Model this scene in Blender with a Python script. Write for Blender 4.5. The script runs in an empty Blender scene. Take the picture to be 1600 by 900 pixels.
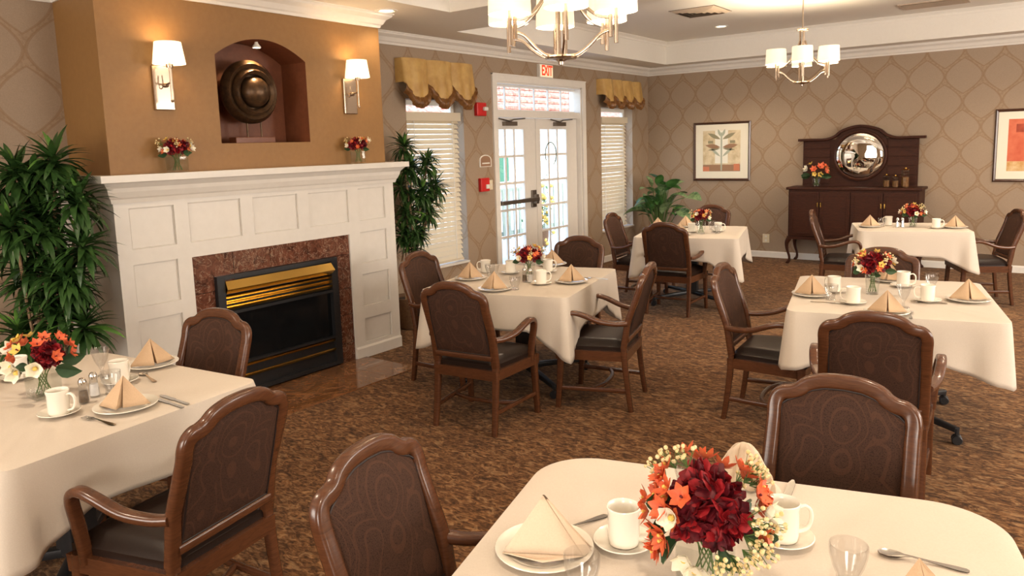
import bpy, bmesh, math, random
from math import sin, cos, pi, radians as R, sqrt, atan2, hypot
from mathutils import Vector, Matrix
C = bpy.context.scene.collection
random.seed(4)

# ------------------------------------------------------------------ camera
cam = bpy.data.cameras.new('camera')
camo = bpy.data.objects.new('camera', cam); C.objects.link(camo)
YAW, PITCH, ROLL = 0.640757, 0.136629, -0.030311
fw = Vector((-sin(YAW)*cos(PITCH), cos(YAW)*cos(PITCH), -sin(PITCH)))
rt = Vector((cos(YAW), sin(YAW), 0)); up = rt.cross(fw)
r2 = rt*cos(ROLL)+up*sin(ROLL); u2 = up*cos(ROLL)-rt*sin(ROLL)
M = Matrix((r2, u2, -fw)).transposed().to_4x4(); M.translation = Vector((0, 0, 1.74))
camo.matrix_world = M
cam.sensor_width = 36; cam.lens = 1173.687/1600*36; cam.shift_y = -(450-389.74)/1600
cam.clip_start = 0.05
bpy.context.scene.camera = camo

# ------------------------------------------------------------------ view, world, sun, lights
vs = bpy.context.scene.view_settings
vs.view_transform = 'Standard'; vs.look = 'None'; vs.gamma = 1; vs.use_curve_mapping = False
vs.exposure = 0.42
w = bpy.data.worlds.new('world'); bpy.context.scene.world = w; w.use_nodes = True
wn = w.node_tree.nodes; wl = w.node_tree.links
sky = wn.new('ShaderNodeTexSky'); sky.sky_type = 'NISHITA'; sky.sun_disc = False
sky.sun_elevation = R(48); sky.sun_rotation = R(100); sky.air_density = 1.2; sky.dust_density = 2.0
wl.new(sky.outputs[0], wn['Background'].inputs[0]); wn['Background'].inputs[1].default_value = 1.0
def light(name, kind, loc, energy, col=(1, .8, .58), target=None, **kw):
    d = bpy.data.lights.new(name, kind); d.energy = energy; d.color = col
    for k, v in kw.items(): setattr(d, k, v)
    o = bpy.data.objects.new(name, d); C.objects.link(o); o.location = loc
    if target is not None:
        o.rotation_euler = (Vector(target)-Vector(loc)).to_track_quat('-Z', 'Y').to_euler()
    return o
light('sun', 'SUN', (6, -2, 12), 2.4, (1, .95, .86), (-6, 6, 0), angle=R(0.6))
# daylight through the big windows of the walls behind and right of the camera, plus one added
light('window_daylight', 'AREA', (1.2, -2.9, 1.65), 170, (1, .90, .79), (-1.2, 6, 1.2), shape='RECTANGLE', size=2.6, size_y=1.7)
light('window_daylight', 'AREA', (-3.2, -2.9, 1.65), 105, (1, .90, .79), (-3.2, 6, 1.3), shape='RECTANGLE', size=2.0, size_y=1.7)
light('window_daylight', 'AREA', (3.4, 3.6, 1.7), 140, (1, .90, .79), (-5, 4.6, 1.2), shape='RECTANGLE', size=2.6, size_y=1.7)
light('window_daylight', 'AREA', (3.4, 7.4, 1.6), 185, (1, .90, .79), (-5.4, 8.6, 1.1), shape='RECTANGLE', size=2.2, size_y=1.6)  # unseen extra window light, added to brighten the door wall and back wall
# daylight entering by the glazed door and the two windows
for py_, pw_, ph_, pz_ in ((8.06, 1.9, 2.48, 1.25), (6.05, .9, 1.8, 1.35), (10.04, .95, 1.8, 1.35)):
    light('sky_portal', 'AREA', (-5.69, py_, pz_), 1, (1, 1, 1), (0, py_, pz_), shape='RECTANGLE', size=pw_, size_y=ph_).data.cycles.is_portal = True
WARM = (1, .66, .34)

# ------------------------------------------------------------------ helpers: materials
def mat(name, col=(.5, .5, .5), rough=.5, metal=0, spec=.5, coat=0, emit=None, estr=0, trans=0, ior=1.45, sub=0):
    m = bpy.data.materials.new(name); m.use_nodes = True
    b = m.node_tree.nodes['Principled BSDF']
    b.inputs['Base Color'].default_value = (*col, 1); b.inputs['Roughness'].default_value = rough
    b.inputs['Metallic'].default_value = metal; b.inputs['Specular IOR Level'].default_value = spec
    b.inputs['Coat Weight'].default_value = coat; b.inputs['Transmission Weight'].default_value = trans
    b.inputs['IOR'].default_value = ior
    if emit: b.inputs['Emission Color'].default_value = (*emit, 1); b.inputs['Emission Strength'].default_value = estr
    return m
class N:
    def __init__(s, m): s.m = m; s.t = m.node_tree; s.b = s.t.nodes.get('Principled BSDF')
    def n(s, typ, **kw):
        x = s.t.nodes.new('ShaderNode'+typ)
        for k, v in kw.items():
            if k in x.inputs.keys(): x.inputs[k].default_value = v
            else: setattr(x, k, v)
        return x
    def l(s, a, b): s.t.links.new(a, b)
    def m_(s, op, a, b=None, c=None):
        x = s.t.nodes.new('ShaderNodeMath'); x.operation = op
        for i, v in enumerate((a, b, c)):
            if v is None: continue
            if isinstance(v, (int, float)): x.inputs[i].default_value = v
            else: s.l(v, x.inputs[i])
        return x.outputs[0]
    def ramp(s, f, stops):
        x = s.t.nodes.new('ShaderNodeValToRGB'); e = x.color_ramp.elements
        while len(e) < len(stops): e.new(.5)
        for q, (p, c) in zip(e, stops): q.position = p; q.color = (*c, 1)
        s.l(f, x.inputs[0]); return x.outputs[0]
    def mix(s, f, a, b):
        x = s.t.nodes.new('ShaderNodeMix'); x.data_type = 'RGBA'
        for i, v in ((0, f), (6, a), (7, b)):
            if isinstance(v, (int, float)): x.inputs[i].default_value = v
            elif isinstance(v, tuple): x.inputs[i].default_value = (*v, 1)
            else: s.l(v, x.inputs[i])
        return x.outputs[2]
    def bump(s, h, strength=.3, dist=.01):
        x = s.n('Bump', Strength=strength, Distance=dist); s.l(h, x.inputs['Height']); s.l(x.outputs[0], s.b.inputs['Normal'])
    def obj(s): return s.n('TexCoord').outputs['Object']
    def scale(s, v, sc):
        x = s.n('Mapping'); x.inputs['Scale'].default_value = sc; s.l(v, x.inputs[0]); return x.outputs[0]
    def noise(s, v, sc, det=3, rough=.5, dist=0):
        x = s.n('TexNoise', Scale=sc, Detail=det, Roughness=rough, Distortion=dist)
        if v is not None: s.l(v, x.inputs['Vector'])
        return x.outputs['Fac']
    def col(s, c): s.l(c, s.b.inputs['Base Color'])

def wallpaper(pu, pz):
    m = mat('patterned_wallpaper', (.4, .3, .2), .62); n = N(m)
    sp = n.n('SeparateXYZ'); n.l(n.obj(), sp.inputs[0])
    X = n.m_('ADD', sp.outputs[0], sp.outputs[1]); Z = sp.outputs[2]
    W, V = .415, .64
    es = []
    for ox, oz in ((0, 0), (.5, .5)):
        u = n.m_('DIVIDE', n.m_('SUBTRACT', X, pu), W); u = n.m_('ADD', u, ox+.5); u = n.m_('FRACT', u); u = n.m_('ABSOLUTE', n.m_('SUBTRACT', u, .5)); u = n.m_('MULTIPLY', u, 2)
        v = n.m_('DIVIDE', n.m_('SUBTRACT', Z, pz), V); v = n.m_('ADD', v, oz+.5); v = n.m_('FRACT', v); v = n.m_('ABSOLUTE', n.m_('SUBTRACT', v, .5)); v = n.m_('MULTIPLY', v, 2)
        c2 = n.m_('MULTIPLY', n.m_('SUBTRACT', 1.0, n.m_('POWER', n.m_('DIVIDE', v, .68), 1.7)), .96)
        es.append(n.m_('SUBTRACT', u, c2))
    e = n.m_('MINIMUM', es[0], es[1])
    line = n.m_('LESS_THAN', n.m_('ABSOLUTE', e), .055); band = n.m_('GREATER_THAN', e, 0.0)
    nz = n.noise(n.obj(), 160, 2); nl = n.noise(n.obj(), 38, 4, .7)
    base = n.ramp(nz, [(.3, (.315, .232, .160)), (.7, (.36, .268, .188))])
    bandc = n.ramp(nl, [(.42, (.290, .200, .125)), (.58, (.345, .245, .160))])
    c = n.mix(band, base, bandc); c = n.mix(n.m_('MULTIPLY', line, .5), c, (.25, .148, .075))
    n.col(c); return m
def carpet():
    m = mat('patterned_carpet', (.1, .05, .02), .97, spec=.1); n = N(m)
    o = n.obj(); a = n.scale(o, (1, 1, 1))
    rot = n.n('Mapping'); rot.inputs['Rotation'].default_value = (0, 0, R(35)); rot.inputs['Scale'].default_value = (8, 17, 1); n.l(o, rot.inputs[0])
    f1 = n.noise(rot.outputs[0], 1.5, 4, .6, 1.6)
    rot2 = n.n('Mapping'); rot2.inputs['Rotation'].default_value = (0, 0, R(25)); rot2.inputs['Scale'].default_value = (9, 20, 1); n.l(o, rot2.inputs[0])
    f2 = n.noise(rot2.outputs[0], 2.2, 4, .65, 1.2); f3 = n.noise(o, 260, 2)
    c = n.ramp(f1, [(.38, (.030, .012, .005)), (.48, (.10, .040, .013)), (.54, (.20, .088, .030)), (.62, (.36, .215, .105))])
    c2 = n.ramp(f2, [(.42, (.022, .010, .005)), (.5, (.09, .04, .016)), (.58, (.25, .12, .045))])
    c = n.mix(.45, c, c2); n.col(n.mix(n.m_('MULTIPLY', f3, .3), c, (.05, .024, .012)))
    n.b.inputs['Sheen Weight'].default_value = .10; n.b.inputs['Sheen Roughness'].default_value = .45; n.b.inputs['Sheen Tint'].default_value = (.9, .75, .6, 1)
    n.bump(f3, .5, .004); return m
def wood(name, dark, lit, rough=.3, sc=(1, 1, 6), coat=.3, spec=.5):
    m = mat(name, dark, rough, coat=coat, spec=spec); n = N(m); m.node_tree.nodes['Principled BSDF'].inputs['Coat Roughness'].default_value = .18
    v = n.scale(n.obj(), sc); f = n.noise(v, 14, 5, .6, 1.2)
    n.col(n.ramp(f, [(.3, dark), (.7, lit)])); return m  # grain noise between a darker and a lighter tone of the wood itself
def fabric():
    m = mat('brown_paisley_fabric', (.06, .03, .02), .72, spec=.2); n = N(m)
    o = n.obj(); f = n.noise(o, 5, 3, .5)
    mix = n.n('VectorMath', operation='ADD'); nn = n.n('TexNoise', Scale=4.5, Detail=1); n.l(o, nn.inputs[0])
    sc = n.n('VectorMath', operation='SCALE', Scale=.16); n.l(nn.outputs['Color'], sc.inputs[0]); n.l(o, mix.inputs[0]); n.l(sc.outputs[0], mix.inputs[1])
    v = n.n('TexVoronoi', Scale=7.6); v.inputs['Randomness'].default_value = .85; n.l(n.scale(mix.outputs[0], (.8, .05, .6)), v.inputs['Vector'])
    rings = n.m_('SINE', n.m_('MULTIPLY', v.outputs['Distance'], 56)); rr = n.m_('GREATER_THAN', rings, .80)
    g = n.noise(o, 300, 2, .6); sp = n.m_('GREATER_THAN', g, .56)
    c = n.mix(n.m_('MULTIPLY', sp, .85), (.058, .028, .018), (.026, .013, .009))
    c = n.mix(n.m_('MULTIPLY', rr, .42), c, (.095, .042, .024)); n.col(c)
    n.bump(n.m_('ADD', n.m_('MULTIPLY', rr, .6), n.m_('MULTIPLY', g, .7)), .35, .003); return m
def marble(name, a, b, vein, sc=9):
    m = mat(name, a, .12, coat=.3); n = N(m); o = n.obj()
    f = n.noise(o, sc, 8, .72, 1.2); v = n.noise(o, sc*.55, 6, .6, 2.6)
    c = n.ramp(f, [(.34, a), (.52, b), (.7, tuple(x*1.45 for x in b))])
    vm = n.m_('LESS_THAN', n.m_('ABSOLUTE', n.m_('SUBTRACT', v, .5)), .008)
    sp = n.m_('GREATER_THAN', n.noise(o, sc*.8, 5, .5, 3), .74)
    c = n.mix(n.m_('MULTIPLY', vm, .5), c, vein); n.col(n.mix(sp, c, vein)); return m
def speck(name, a, b, sc, rough=.5, bump=.0, **kw):
    m = mat(name, a, rough, **kw); n = N(m); f = n.noise(n.obj(), sc, 3, .6); n.col(n.ramp(f, [(.3, a), (.7, b)]))
    if bump: n.bump(f, bump, .003)
    return m
def thin_glass(name='window_glass', tint=(1, 1, 1), g=.08):
    m = bpy.data.materials.new(name); m.use_nodes = True; t = m.node_tree; t.nodes.clear()
    o = t.nodes.new('ShaderNodeOutputMaterial'); a = t.nodes.new('ShaderNodeBsdfTransparent'); b = t.nodes.new('ShaderNodeBsdfGlossy'); x = t.nodes.new('ShaderNodeMixShader')
    a.inputs[0].default_value = (*tint, 1); b.inputs['Roughness'].default_value = .02
    fr = t.nodes.new('ShaderNodeLayerWeight'); pw_ = t.nodes.new('ShaderNodeMath'); pw_.operation = 'POWER'; pw_.inputs[1].default_value = 3.5
    mm = t.nodes.new('ShaderNodeMath'); mm.operation = 'MULTIPLY_ADD'; mm.inputs[1].default_value = .7; mm.inputs[2].default_value = .03+g*.1
    t.links.new(fr.outputs['Facing'], pw_.inputs[0]); t.links.new(pw_.outputs[0], mm.inputs[0]); t.links.new(mm.outputs[0], x.inputs[0])
    t.links.new(a.outputs[0], x.inputs[1]); t.links.new(b.outputs[0], x.inputs[2]); t.links.new(x.outputs[0], o.inputs[0]); return m
def shade_mat(name, col, e):
    m = mat(name, (.9, .86, .78), .7, emit=col, estr=e); return m

MT = dict(
 paper=wallpaper(9.918, 2.442), paper2=wallpaper(-3.326, 2.128), carpet=carpet(), fabric=fabric(),
 ceil=speck('ceiling_paint', (.80, .76, .69), (.82, .78, .71), 40, .8),
 trim=speck('white_trim_paint', (.76, .72, .66), (.79, .75, .69), 20, .38),
 white=speck('mantel_paint', (.70, .66, .60), (.73, .69, .63), 15, .35),
 orange=speck('ochre_wall_paint', (.255, .130, .040), (.278, .144, .046), 25, .5),
 niche=speck('niche_brown_paint', (.15, .046, .018), (.19, .060, .024), 25, .5),
 chairwood=wood('chair_cherry_wood', (.066, .023, .010), (.110, .040, .016), .27),
 darkwood=wood('sideboard_mahogany', (.026, .008, .004), (.062, .018, .008), .5, coat=.0, spec=.25),
 framewood=wood('picture_frame_wood', (.05, .02, .012), (.08, .032, .018), .3),
 basewood=wood('sculpture_base_wood', (.14, .04, .015), (.2, .06, .02), .4),
 leather=speck('dark_brown_leather', (.013, .007, .005), (.019, .010, .007), 120, .36, .1, spec=.35),
 piping=mat('dark_piping', (.02, .012, .01), .5),
 black=speck('black_metal', (.012, .012, .013), (.018, .018, .02), 60, .4),
 blackgloss=mat('firebox_glass', (.006, .007, .008), .12, spec=.6),
 marble=marble('brown_marble', (.045, .014, .009), (.14, .052, .030), (.62, .47, .33), 14),
 hearth=marble('hearth_stone', (.09, .032, .012), (.19, .085, .036), (.36, .22, .11), 5),
 brass=mat('polished_brass', (.72, .46, .12), .22, 1),
 nickel=mat('brushed_nickel', (.50, .40, .31), .26, 1),
 chrome=mat('stainless_steel', (.68, .66, .62), .16, 1),
 steel=mat('satin_steel', (.22, .19, .16), .4, 1),
 bronze=speck('dark_bronze', (.055, .032, .018), (.12, .065, .03), 30, .35, .1, metal=.6),
 cloth=speck('ivory_tablecloth', (.60, .525, .44), (.635, .56, .475), 220, .85, .12, spec=.15),
 napkin=speck('tan_linen_napkin', (.50, .345, .215), (.55, .385, .245), 260, .8, .15, spec=.2),
 napkin2=speck('cream_linen_napkin', (.66, .52, .385), (.70, .56, .42), 260, .8, .15, spec=.2),
 china=mat('ivory_china', (.82, .77, .67), .18, coat=.5),
 glass=mat('clear_glass', (1, 1, 1), .02, trans=1, ior=1.45),
 pane=thin_glass(), vase=thin_glass('vase_glass', (.96, .97, .96), .15),
 wglass=thin_glass('drinking_glass', (.95, .95, .95), .5),
 pepper=speck('ground_pepper', (.08, .05, .03), (.25, .18, .12), 500, .9), salt=mat('salt', (.85, .83, .8), .9),
 stemg=mat('flower_stems', (.09, .16, .04), .6),
 leaf=speck('dracaena_leaf', (.016, .048, .011), (.042, .098, .022), 12, .35, spec=.5),
 leaf2=speck('dracaena_young_leaf', (.07, .17, .03), (.12, .26, .045), 12, .35),
 bleaf=speck('broad_leaf', (.03, .10, .03), (.30, .42, .20), 30, .3),
 bleaf2=speck('broad_leaf_green', (.025, .09, .02), (.08, .20, .05), 10, .3),
 dleaf=speck('dark_foliage', (.015, .045, .015), (.04, .09, .03), 20, .5),
 bark=speck('plant_cane', (.25, .15, .08), (.36, .24, .14), 30, .8),
 soil=speck('potting_soil', (.03, .02, .012), (.06, .04, .025), 80, .95),
 pot=speck('dark_planter', (.06, .025, .015), (.10, .045, .025), 8, .5),
 pot2=speck('brown_wicker', (.12, .06, .03), (.2, .11, .05), 40, .7),
 red=speck('crimson_petal', (.20, .004, .008), (.36, .010, .016), 60, .55),
 dred=speck('dark_crimson_petal', (.06, .003, .008), (.15, .006, .012), 60, .55),
 orangep=speck('orange_petal', (.60, .085, .03), (.70, .16, .055), 60, .5),
 yellow=speck('yellow_petal', (.72, .46, .07), (.80, .58, .16), 60, .5),
 berry=speck('cream_yellow_bud', (.66, .46, .16), (.80, .72, .46), 90, .5),
 cream=speck('cream_petal', (.85, .80, .62), (.88, .85, .74), 60, .5),
 gold=speck('gold_silk', (.42, .235, .065), (.60, .385, .13), 6, .38, .1, spec=.5),
 bronzesilk=speck('bronze_silk', (.13, .05, .015), (.26, .12, .035), 30, .33),
 blind=mat('cream_blind', (.80, .70, .54), .5),
 redplastic=mat('red_plastic', (.55, .015, .015), .35), whiteplastic=mat('white_plastic', (.8, .77, .7), .4),
 ivory=mat('ivory_plastic', (.75, .66, .48), .4), signbrown=mat('sign_brown', (.30, .17, .10), .5),
 mirror=mat('mirror_glass', (.9, .88, .84), .015, 1),
 shade=shade_mat('lit_fabric_shade', (1, .84, .56), .45),
 shade2=shade_mat('lit_sconce_shade', (1, .80, .48), 1.0),
 bulb=mat('lamp_glow', (1, 1, 1), .5, emit=(1, .88, .62), estr=6),
 exitglow=mat('exit_panel', (.8, .7, .5), .5, emit=(1, .72, .45), estr=.5), exitred=mat('exit_red', (.8, .02, .01), .5, emit=(1, .05, .01), estr=.8),
 vent=speck('vent_paint', (.50, .40, .30), (.54, .43, .33), 20, .6), ventdark=mat('vent_gap', (.12, .09, .07), .8),
 siding=speck('white_siding', (.40, .40, .37), (.44, .43, .40), 3, .7), shingle=speck('red_shingle', (.20, .05, .035), (.42, .24, .19), 9, .8),
 patio=speck('patio_concrete', (.50, .48, .44), (.56, .54, .50), 6, .9), fence=mat('fence_paint', (.20, .25, .21), .7),
 green=mat('shutter_green', (.02, .10, .06), .5), lawn=speck('lawn', (.10, .17, .05), (.18, .26, .08), 14, .9),
 mat_board=mat('ivory_mat_board', (.82, .77, .64), .8),
 water=mat('water_tumbler', (.9, .9, .9), .05, trans=1, ior=1.33),
)
def translucent(m, f):
    t = m.node_tree; b = t.nodes['Principled BSDF']; o = [x for x in t.nodes if x.type == 'OUTPUT_MATERIAL'][0]
    tr = t.nodes.new('ShaderNodeBsdfTranslucent'); tr.inputs[0].default_value = b.inputs['Base Color'].default_value; x = t.nodes.new('ShaderNodeMixShader'); x.inputs[0].default_value = f
    t.links.new(b.outputs[0], x.inputs[1]); t.links.new(tr.outputs[0], x.inputs[2]); t.links.new(x.outputs[0], o.inputs[0])
translucent(MT['blind'], .22)
# ------------------------------------------------------------------ helpers: meshes
class MB:
    def __init__(s): s.v = []; s.f = []; s.mi = []
    def add(s, vs, fs, mi=0):
        b = len(s.v); s.v += [tuple(v) for v in vs]; s.f += [tuple(i+b for i in f) for f in fs]; s.mi += [mi]*len(fs); return s
    def box(s, x0, x1, y0, y1, z0, z1, mi=0):
        vs = [(x, y, z) for z in (z0, z1) for y in (y0, y1) for x in (x0, x1)]
        return s.add(vs, [(0, 2, 3, 1), (4, 5, 7, 6), (0, 1, 5, 4), (2, 6, 7, 3), (0, 4, 6, 2), (1, 3, 7, 5)], mi)
    def boxm(s, m, sx, sy, sz, mi=0):
        vs = [m @ Vector((x*sx/2, y*sy/2, z*sz/2)) for z in (-1, 1) for y in (-1, 1) for x in (-1, 1)]
        return s.add(vs, [(0, 2, 3, 1), (4, 5, 7, 6), (0, 1, 5, 4), (2, 6, 7, 3), (0, 4, 6, 2), (1, 3, 7, 5)], mi)
    def lathe(s, prof, n=20, c=(0, 0, 0), mi=0, axis='z', a0=0, closed=False):
        vs = []; k = len(prof)
        for i in range(n):
            a = a0+2*pi*i/n
            for r, z in prof:
                p = (r*cos(a), r*sin(a), z)
                if axis == 'y': p = (p[0], p[2], p[1])
                if axis == 'x': p = (p[2], p[0], p[1])
                vs.append((p[0]+c[0], p[1]+c[1], p[2]+c[2]))
        fs = []
        for i in range(n):
            j = (i+1) % n
            for q in range(k-(0 if closed else 1)):
                q2 = (q+1) % k; fs.append((i*k+q, j*k+q, j*k+q2, i*k+q2))
        return s.add(vs, fs, mi)
    def sweep(s, path, prof, ref=(0, 1, 0), closed=False, mi=0, scale=None, cap=True):
        path = [Vector(p) for p in path]; n = len(path); k = len(prof); vs = []; ref = Vector(ref)
        for i, p in enumerate(path):
            a = path[i-1] if (i or closed) else p; b = path[(i+1) % n] if (i < n-1 or closed) else p
            t = (b-a).normalized(); x = ref.cross(t)
            if x.length < 1e-3: x = Vector((1, 0, 0)).cross(t)
            x.normalize(); y = t.cross(x); q = scale[i] if scale else 1
            for u, v in prof: vs.append(p+x*u*q+y*v*q)
        fs = []
        for i in range(n if closed else n-1):
            j = (i+1) % n
            for q in range(k): fs.append((i*k+q, i*k+(q+1) % k, j*k+(q+1) % k, j*k+q))
        if cap and not closed: fs += [tuple(range(k))[::-1], tuple((n-1)*k+q for q in range(k))]
        return s.add(vs, fs, mi)
    def tube(s, path, r, n=8, mi=0, closed=False, scale=None):
        return s.sweep(path, [(r*cos(2*pi*i/n), r*sin(2*pi*i/n)) for i in range(n)], (.13, .05, .99), closed, mi, scale)
    def grid(s, P, mi=0, wrap=False):
        n = len(P); k = len(P[0]); vs = [p for row in P for p in row]
        fs = [(i*k+j, i*k+(j+1) % k, (i+1)*k+(j+1) % k, (i+1)*k+j) for i in range(n-1) for j in range(k if wrap else k-1)]
        return s.add(vs, fs, mi)
    def sph(s, c, r, n=8, m=6, mi=0, sz=1):
        return s.lathe([(max(r*sin(pi*i/m), 1e-5), -r*sz*cos(pi*i/m)) for i in range(m+1)], n, c, mi)
    def mesh(s, name, mats, smooth=True):
        me = bpy.data.meshes.new(name); me.from_pydata([tuple(v) for v in s.v], [], s.f)
        for m in (mats if isinstance(mats, (list, tuple)) else [mats]): me.materials.append(MT[m] if isinstance(m, str) else m)
        me.polygons.foreach_set('material_index', s.mi)
        if smooth:
            me.polygons.foreach_set('use_smooth', [True]*len(s.f))
        bm = bmesh.new(); bm.from_mesh(me); bmesh.ops.remove_doubles(bm, verts=bm.verts, dist=1e-5); bmesh.ops.recalc_face_normals(bm, faces=bm.faces)
        if smooth:
            for e in bm.edges:
                if len(e.link_faces) == 2 and e.calc_face_angle(0) > R(42): e.smooth = False
        bm.to_mesh(me); bm.free(); me.update(); return me
    def build(s, name, mats, parent=None, smooth=True, loc=None, rot=None):
        o = bpy.data.objects.new(name, s.mesh(name, mats, smooth)); C.objects.link(o); o.parent = parent
        if loc is not None: o.location = loc
        if rot is not None: o.rotation_euler = rot
        return o
def inst(name, me, parent=None, loc=(0, 0, 0), rot=(0, 0, 0), sc=1):
    o = bpy.data.objects.new(name, me); C.objects.link(o); o.parent = parent; o.location = loc; o.rotation_euler = rot
    o.scale = (sc,)*3 if isinstance(sc, (int, float)) else sc; return o
def bevel(o, wd=.004, seg=2):
    m = o.modifiers.new('bevel', 'BEVEL'); m.width = wd; m.segments = seg; m.limit_method = 'ANGLE'; m.angle_limit = R(40); return o
def tag(o, label, cat, group=None):
    o['label'] = label; o['category'] = cat
    if group: o['group'] = group
    return o
def struct(o): o['kind'] = 'structure'; return o
def thing(name, label, cat, loc=(0, 0, 0), rz=0, group=None):
    o = bpy.data.objects.new(name, None); C.objects.link(o); o.location = loc; o.rotation_euler = (0, 0, rz); o.empty_display_size = .1
    return tag(o, label, cat, group)
def dup(root, loc, rz, label, group=None):
    r = root.copy(); C.objects.link(r); r.location = loc; r.rotation_euler = (0, 0, rz); r['label'] = label
    if group: r['group'] = group
    for ch in list(root.children):
        c = ch.copy(); C.objects.link(c); c.parent = r
        for g in list(ch.children):
            d = g.copy(); C.objects.link(d); d.parent = c
    return r
def cat(pts, n=6, closed=False):
    P = [Vector(p) for p in pts]; out = []; k = len(P)
    for i in range(k if closed else k-1):
        g = lambda j: P[j % k] if closed else P[max(0, min(k-1, j))]
        a, b, c, d = g(i-1), g(i), g(i+1), g(i+2)
        for q in range(n):
            t = q/n; out.append(.5*((2*b)+(c-a)*t+(2*a-5*b+4*c-d)*t*t+(3*b-a-3*c+d)*t**3))
    if not closed: out.append(P[-1])
    return out
def rrect(w, h, r, n=3):
    o = []
    for cx, cy, a in ((w/2-r, h/2-r, 0), (-w/2+r, h/2-r, 90), (-w/2+r, -h/2+r, 180), (w/2-r, -h/2+r, 270)):
        for i in range(n+1): t = R(a+90*i/n); o.append((cx+r*cos(t), cy+r*sin(t)))
    return o
def sweep_xy(mb, pts, prof, closed=False, mi=0):
    """profile (out, z) carried along a plan polyline, mitred; out is to the left of the direction"""
    n = len(pts); P = [Vector(p) for p in pts]; vs = []; k = len(prof)
    for i in range(n):
        d1 = (P[i]-P[i-1]).normalized() if (i or closed) else None; d2 = (P[(i+1) % n]-P[i]).normalized() if (i < n-1 or closed) else None
        d1 = d1 or d2; d2 = d2 or d1
        n1 = Vector((-d1.y, d1.x)); n2 = Vector((-d2.y, d2.x)); m = (n1+n2).normalized(); m = m/max(.3, m.dot(n1))
        for o, z in prof: vs.append((P[i].x+m.x*o, P[i].y+m.y*o, z))
    fs = []
    for i in range(n if closed else n-1):
        j = (i+1) % n
        for q in range(k): fs.append((i*k+q, i*k+(q+1) % k, j*k+(q+1) % k, j*k+q))
    if not closed: fs += [tuple(range(k)), tuple((n-1)*k+q for q in range(k))[::-1]]
    mb.add(vs, fs, mi)
def holed(mb, u0, u1, z0, z1, holes, P, depth, mi=0):
    """rectangle u0..u1 x z0..z1 with rectangular holes; P(u,z,d) gives the point, d = depth behind the face"""
    us = sorted({u0, u1, *[h[0] for h in holes], *[h[1] for h in holes]}); zs = sorted({z0, z1, *[h[2] for h in holes], *[h[3] for h in holes]})
    for a, b in zip(us, us[1:]):
        for c, d in zip(zs, zs[1:]):
            m, q = (a+b)/2, (c+d)/2
            if any(h[0] < m < h[1] and h[2] < q < h[3] for h in holes): continue
            mb.add([P(a, c, 0), P(b, c, 0), P(b, d, 0), P(a, d, 0)], [(0, 1, 2, 3)], mi)
    for a, b, c, d in holes:
        for (p, q) in (((a, c), (b, c)), ((b, c), (b, d)), ((b, d), (a, d)), ((a, d), (a, c))):
            mb.add([P(*p, 0), P(*q, 0), P(*q, depth), P(*p, depth)], [(0, 1, 2, 3)], mi)

# ================================================================== SETTING
A, B, F, BR = -5.466, 11.06, -4.734, -4.80
XR, YN = 3.5, -3.0
ZS, ZT = 2.88, 3.20
mb = MB(); mb.add([(A-.25, YN, 0), (XR, YN, 0), (XR, B, 0), (A-.25, B, 0)], [(0, 1, 2, 3)]); struct(mb.build('floor', 'carpet', smooth=False))
# ceiling: soffit with two raised trays
T1y0, T1y1, T1x0 = -2.2, 5.0, -4.31
T2y0, T2y1, T2x0 = 5.86, 10.66, -4.97
TX1 = 2.8
mb = MB()
Pc = lambda u, z, d: (u, z, ZS+d)
holed(mb, A-.3, XR, YN, B, [(T1x0, TX1, T1y0, T1y1), (T2x0, TX1, T2y0, T2y1)], Pc, ZT-ZS)
for a, b, c, d in ((T1x0, TX1, T1y0, T1y1), (T2x0, TX1, T2y0, T2y1)): mb.add([(a, c, ZT), (b, c, ZT), (b, d, ZT), (a, d, ZT)], [(0, 1, 2, 3)])
struct(mb.build('ceiling', 'ceil', smooth=False))
mb = MB()
for a, b, c, d in ((T1x0, TX1, T1y0, T1y1), (T2x0, TX1, T2y0, T2y1)):
    sweep_xy(mb, [(a, c), (b, c), (b, d), (a, d)], [(0, ZT-.06), (.012, ZT-.06), (.018, ZT-.035), (.05, ZT-.006), (.05, ZT), (0, ZT)], True)
struct(mb.build('trim_1', 'ceil', smooth=False))
# window wall with door and two windows
W1 = (5.60, 6.50, .45, 2.25); W2 = (9.56, 10.52, .45, 2.25); D1 = (7.10, 9.02, 0.0, 2.50)
mb = MB(); holed(mb, YN, B, 0, ZS, [W1, W2, D1], lambda u, z, d: (A-d, u, z), .2)
struct(mb.build('wall_left', 'paper2', smooth=False))
mb = MB(); mb.add([(A-.2, B, 0), (XR, B, 0), (XR, B, ZS), (A-.2, B, ZS)], [(0, 1, 2, 3)]); struct(mb.build('wall_back', 'paper', smooth=False))
mb = MB(); mb.add([(XR, YN, 0), (XR, B, 0), (XR, B, ZS), (XR, YN, ZS)], [(0, 3, 2, 1)]); struct(mb.build('wall_right', 'paper', smooth=False))
mb = MB(); mb.add([(A-.2, YN, 0), (XR, YN, 0), (XR, YN, ZS), (A-.2, YN, ZS)], [(0, 1, 2, 3)]); struct(mb.build('wall_near', 'paper', smooth=False))
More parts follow.
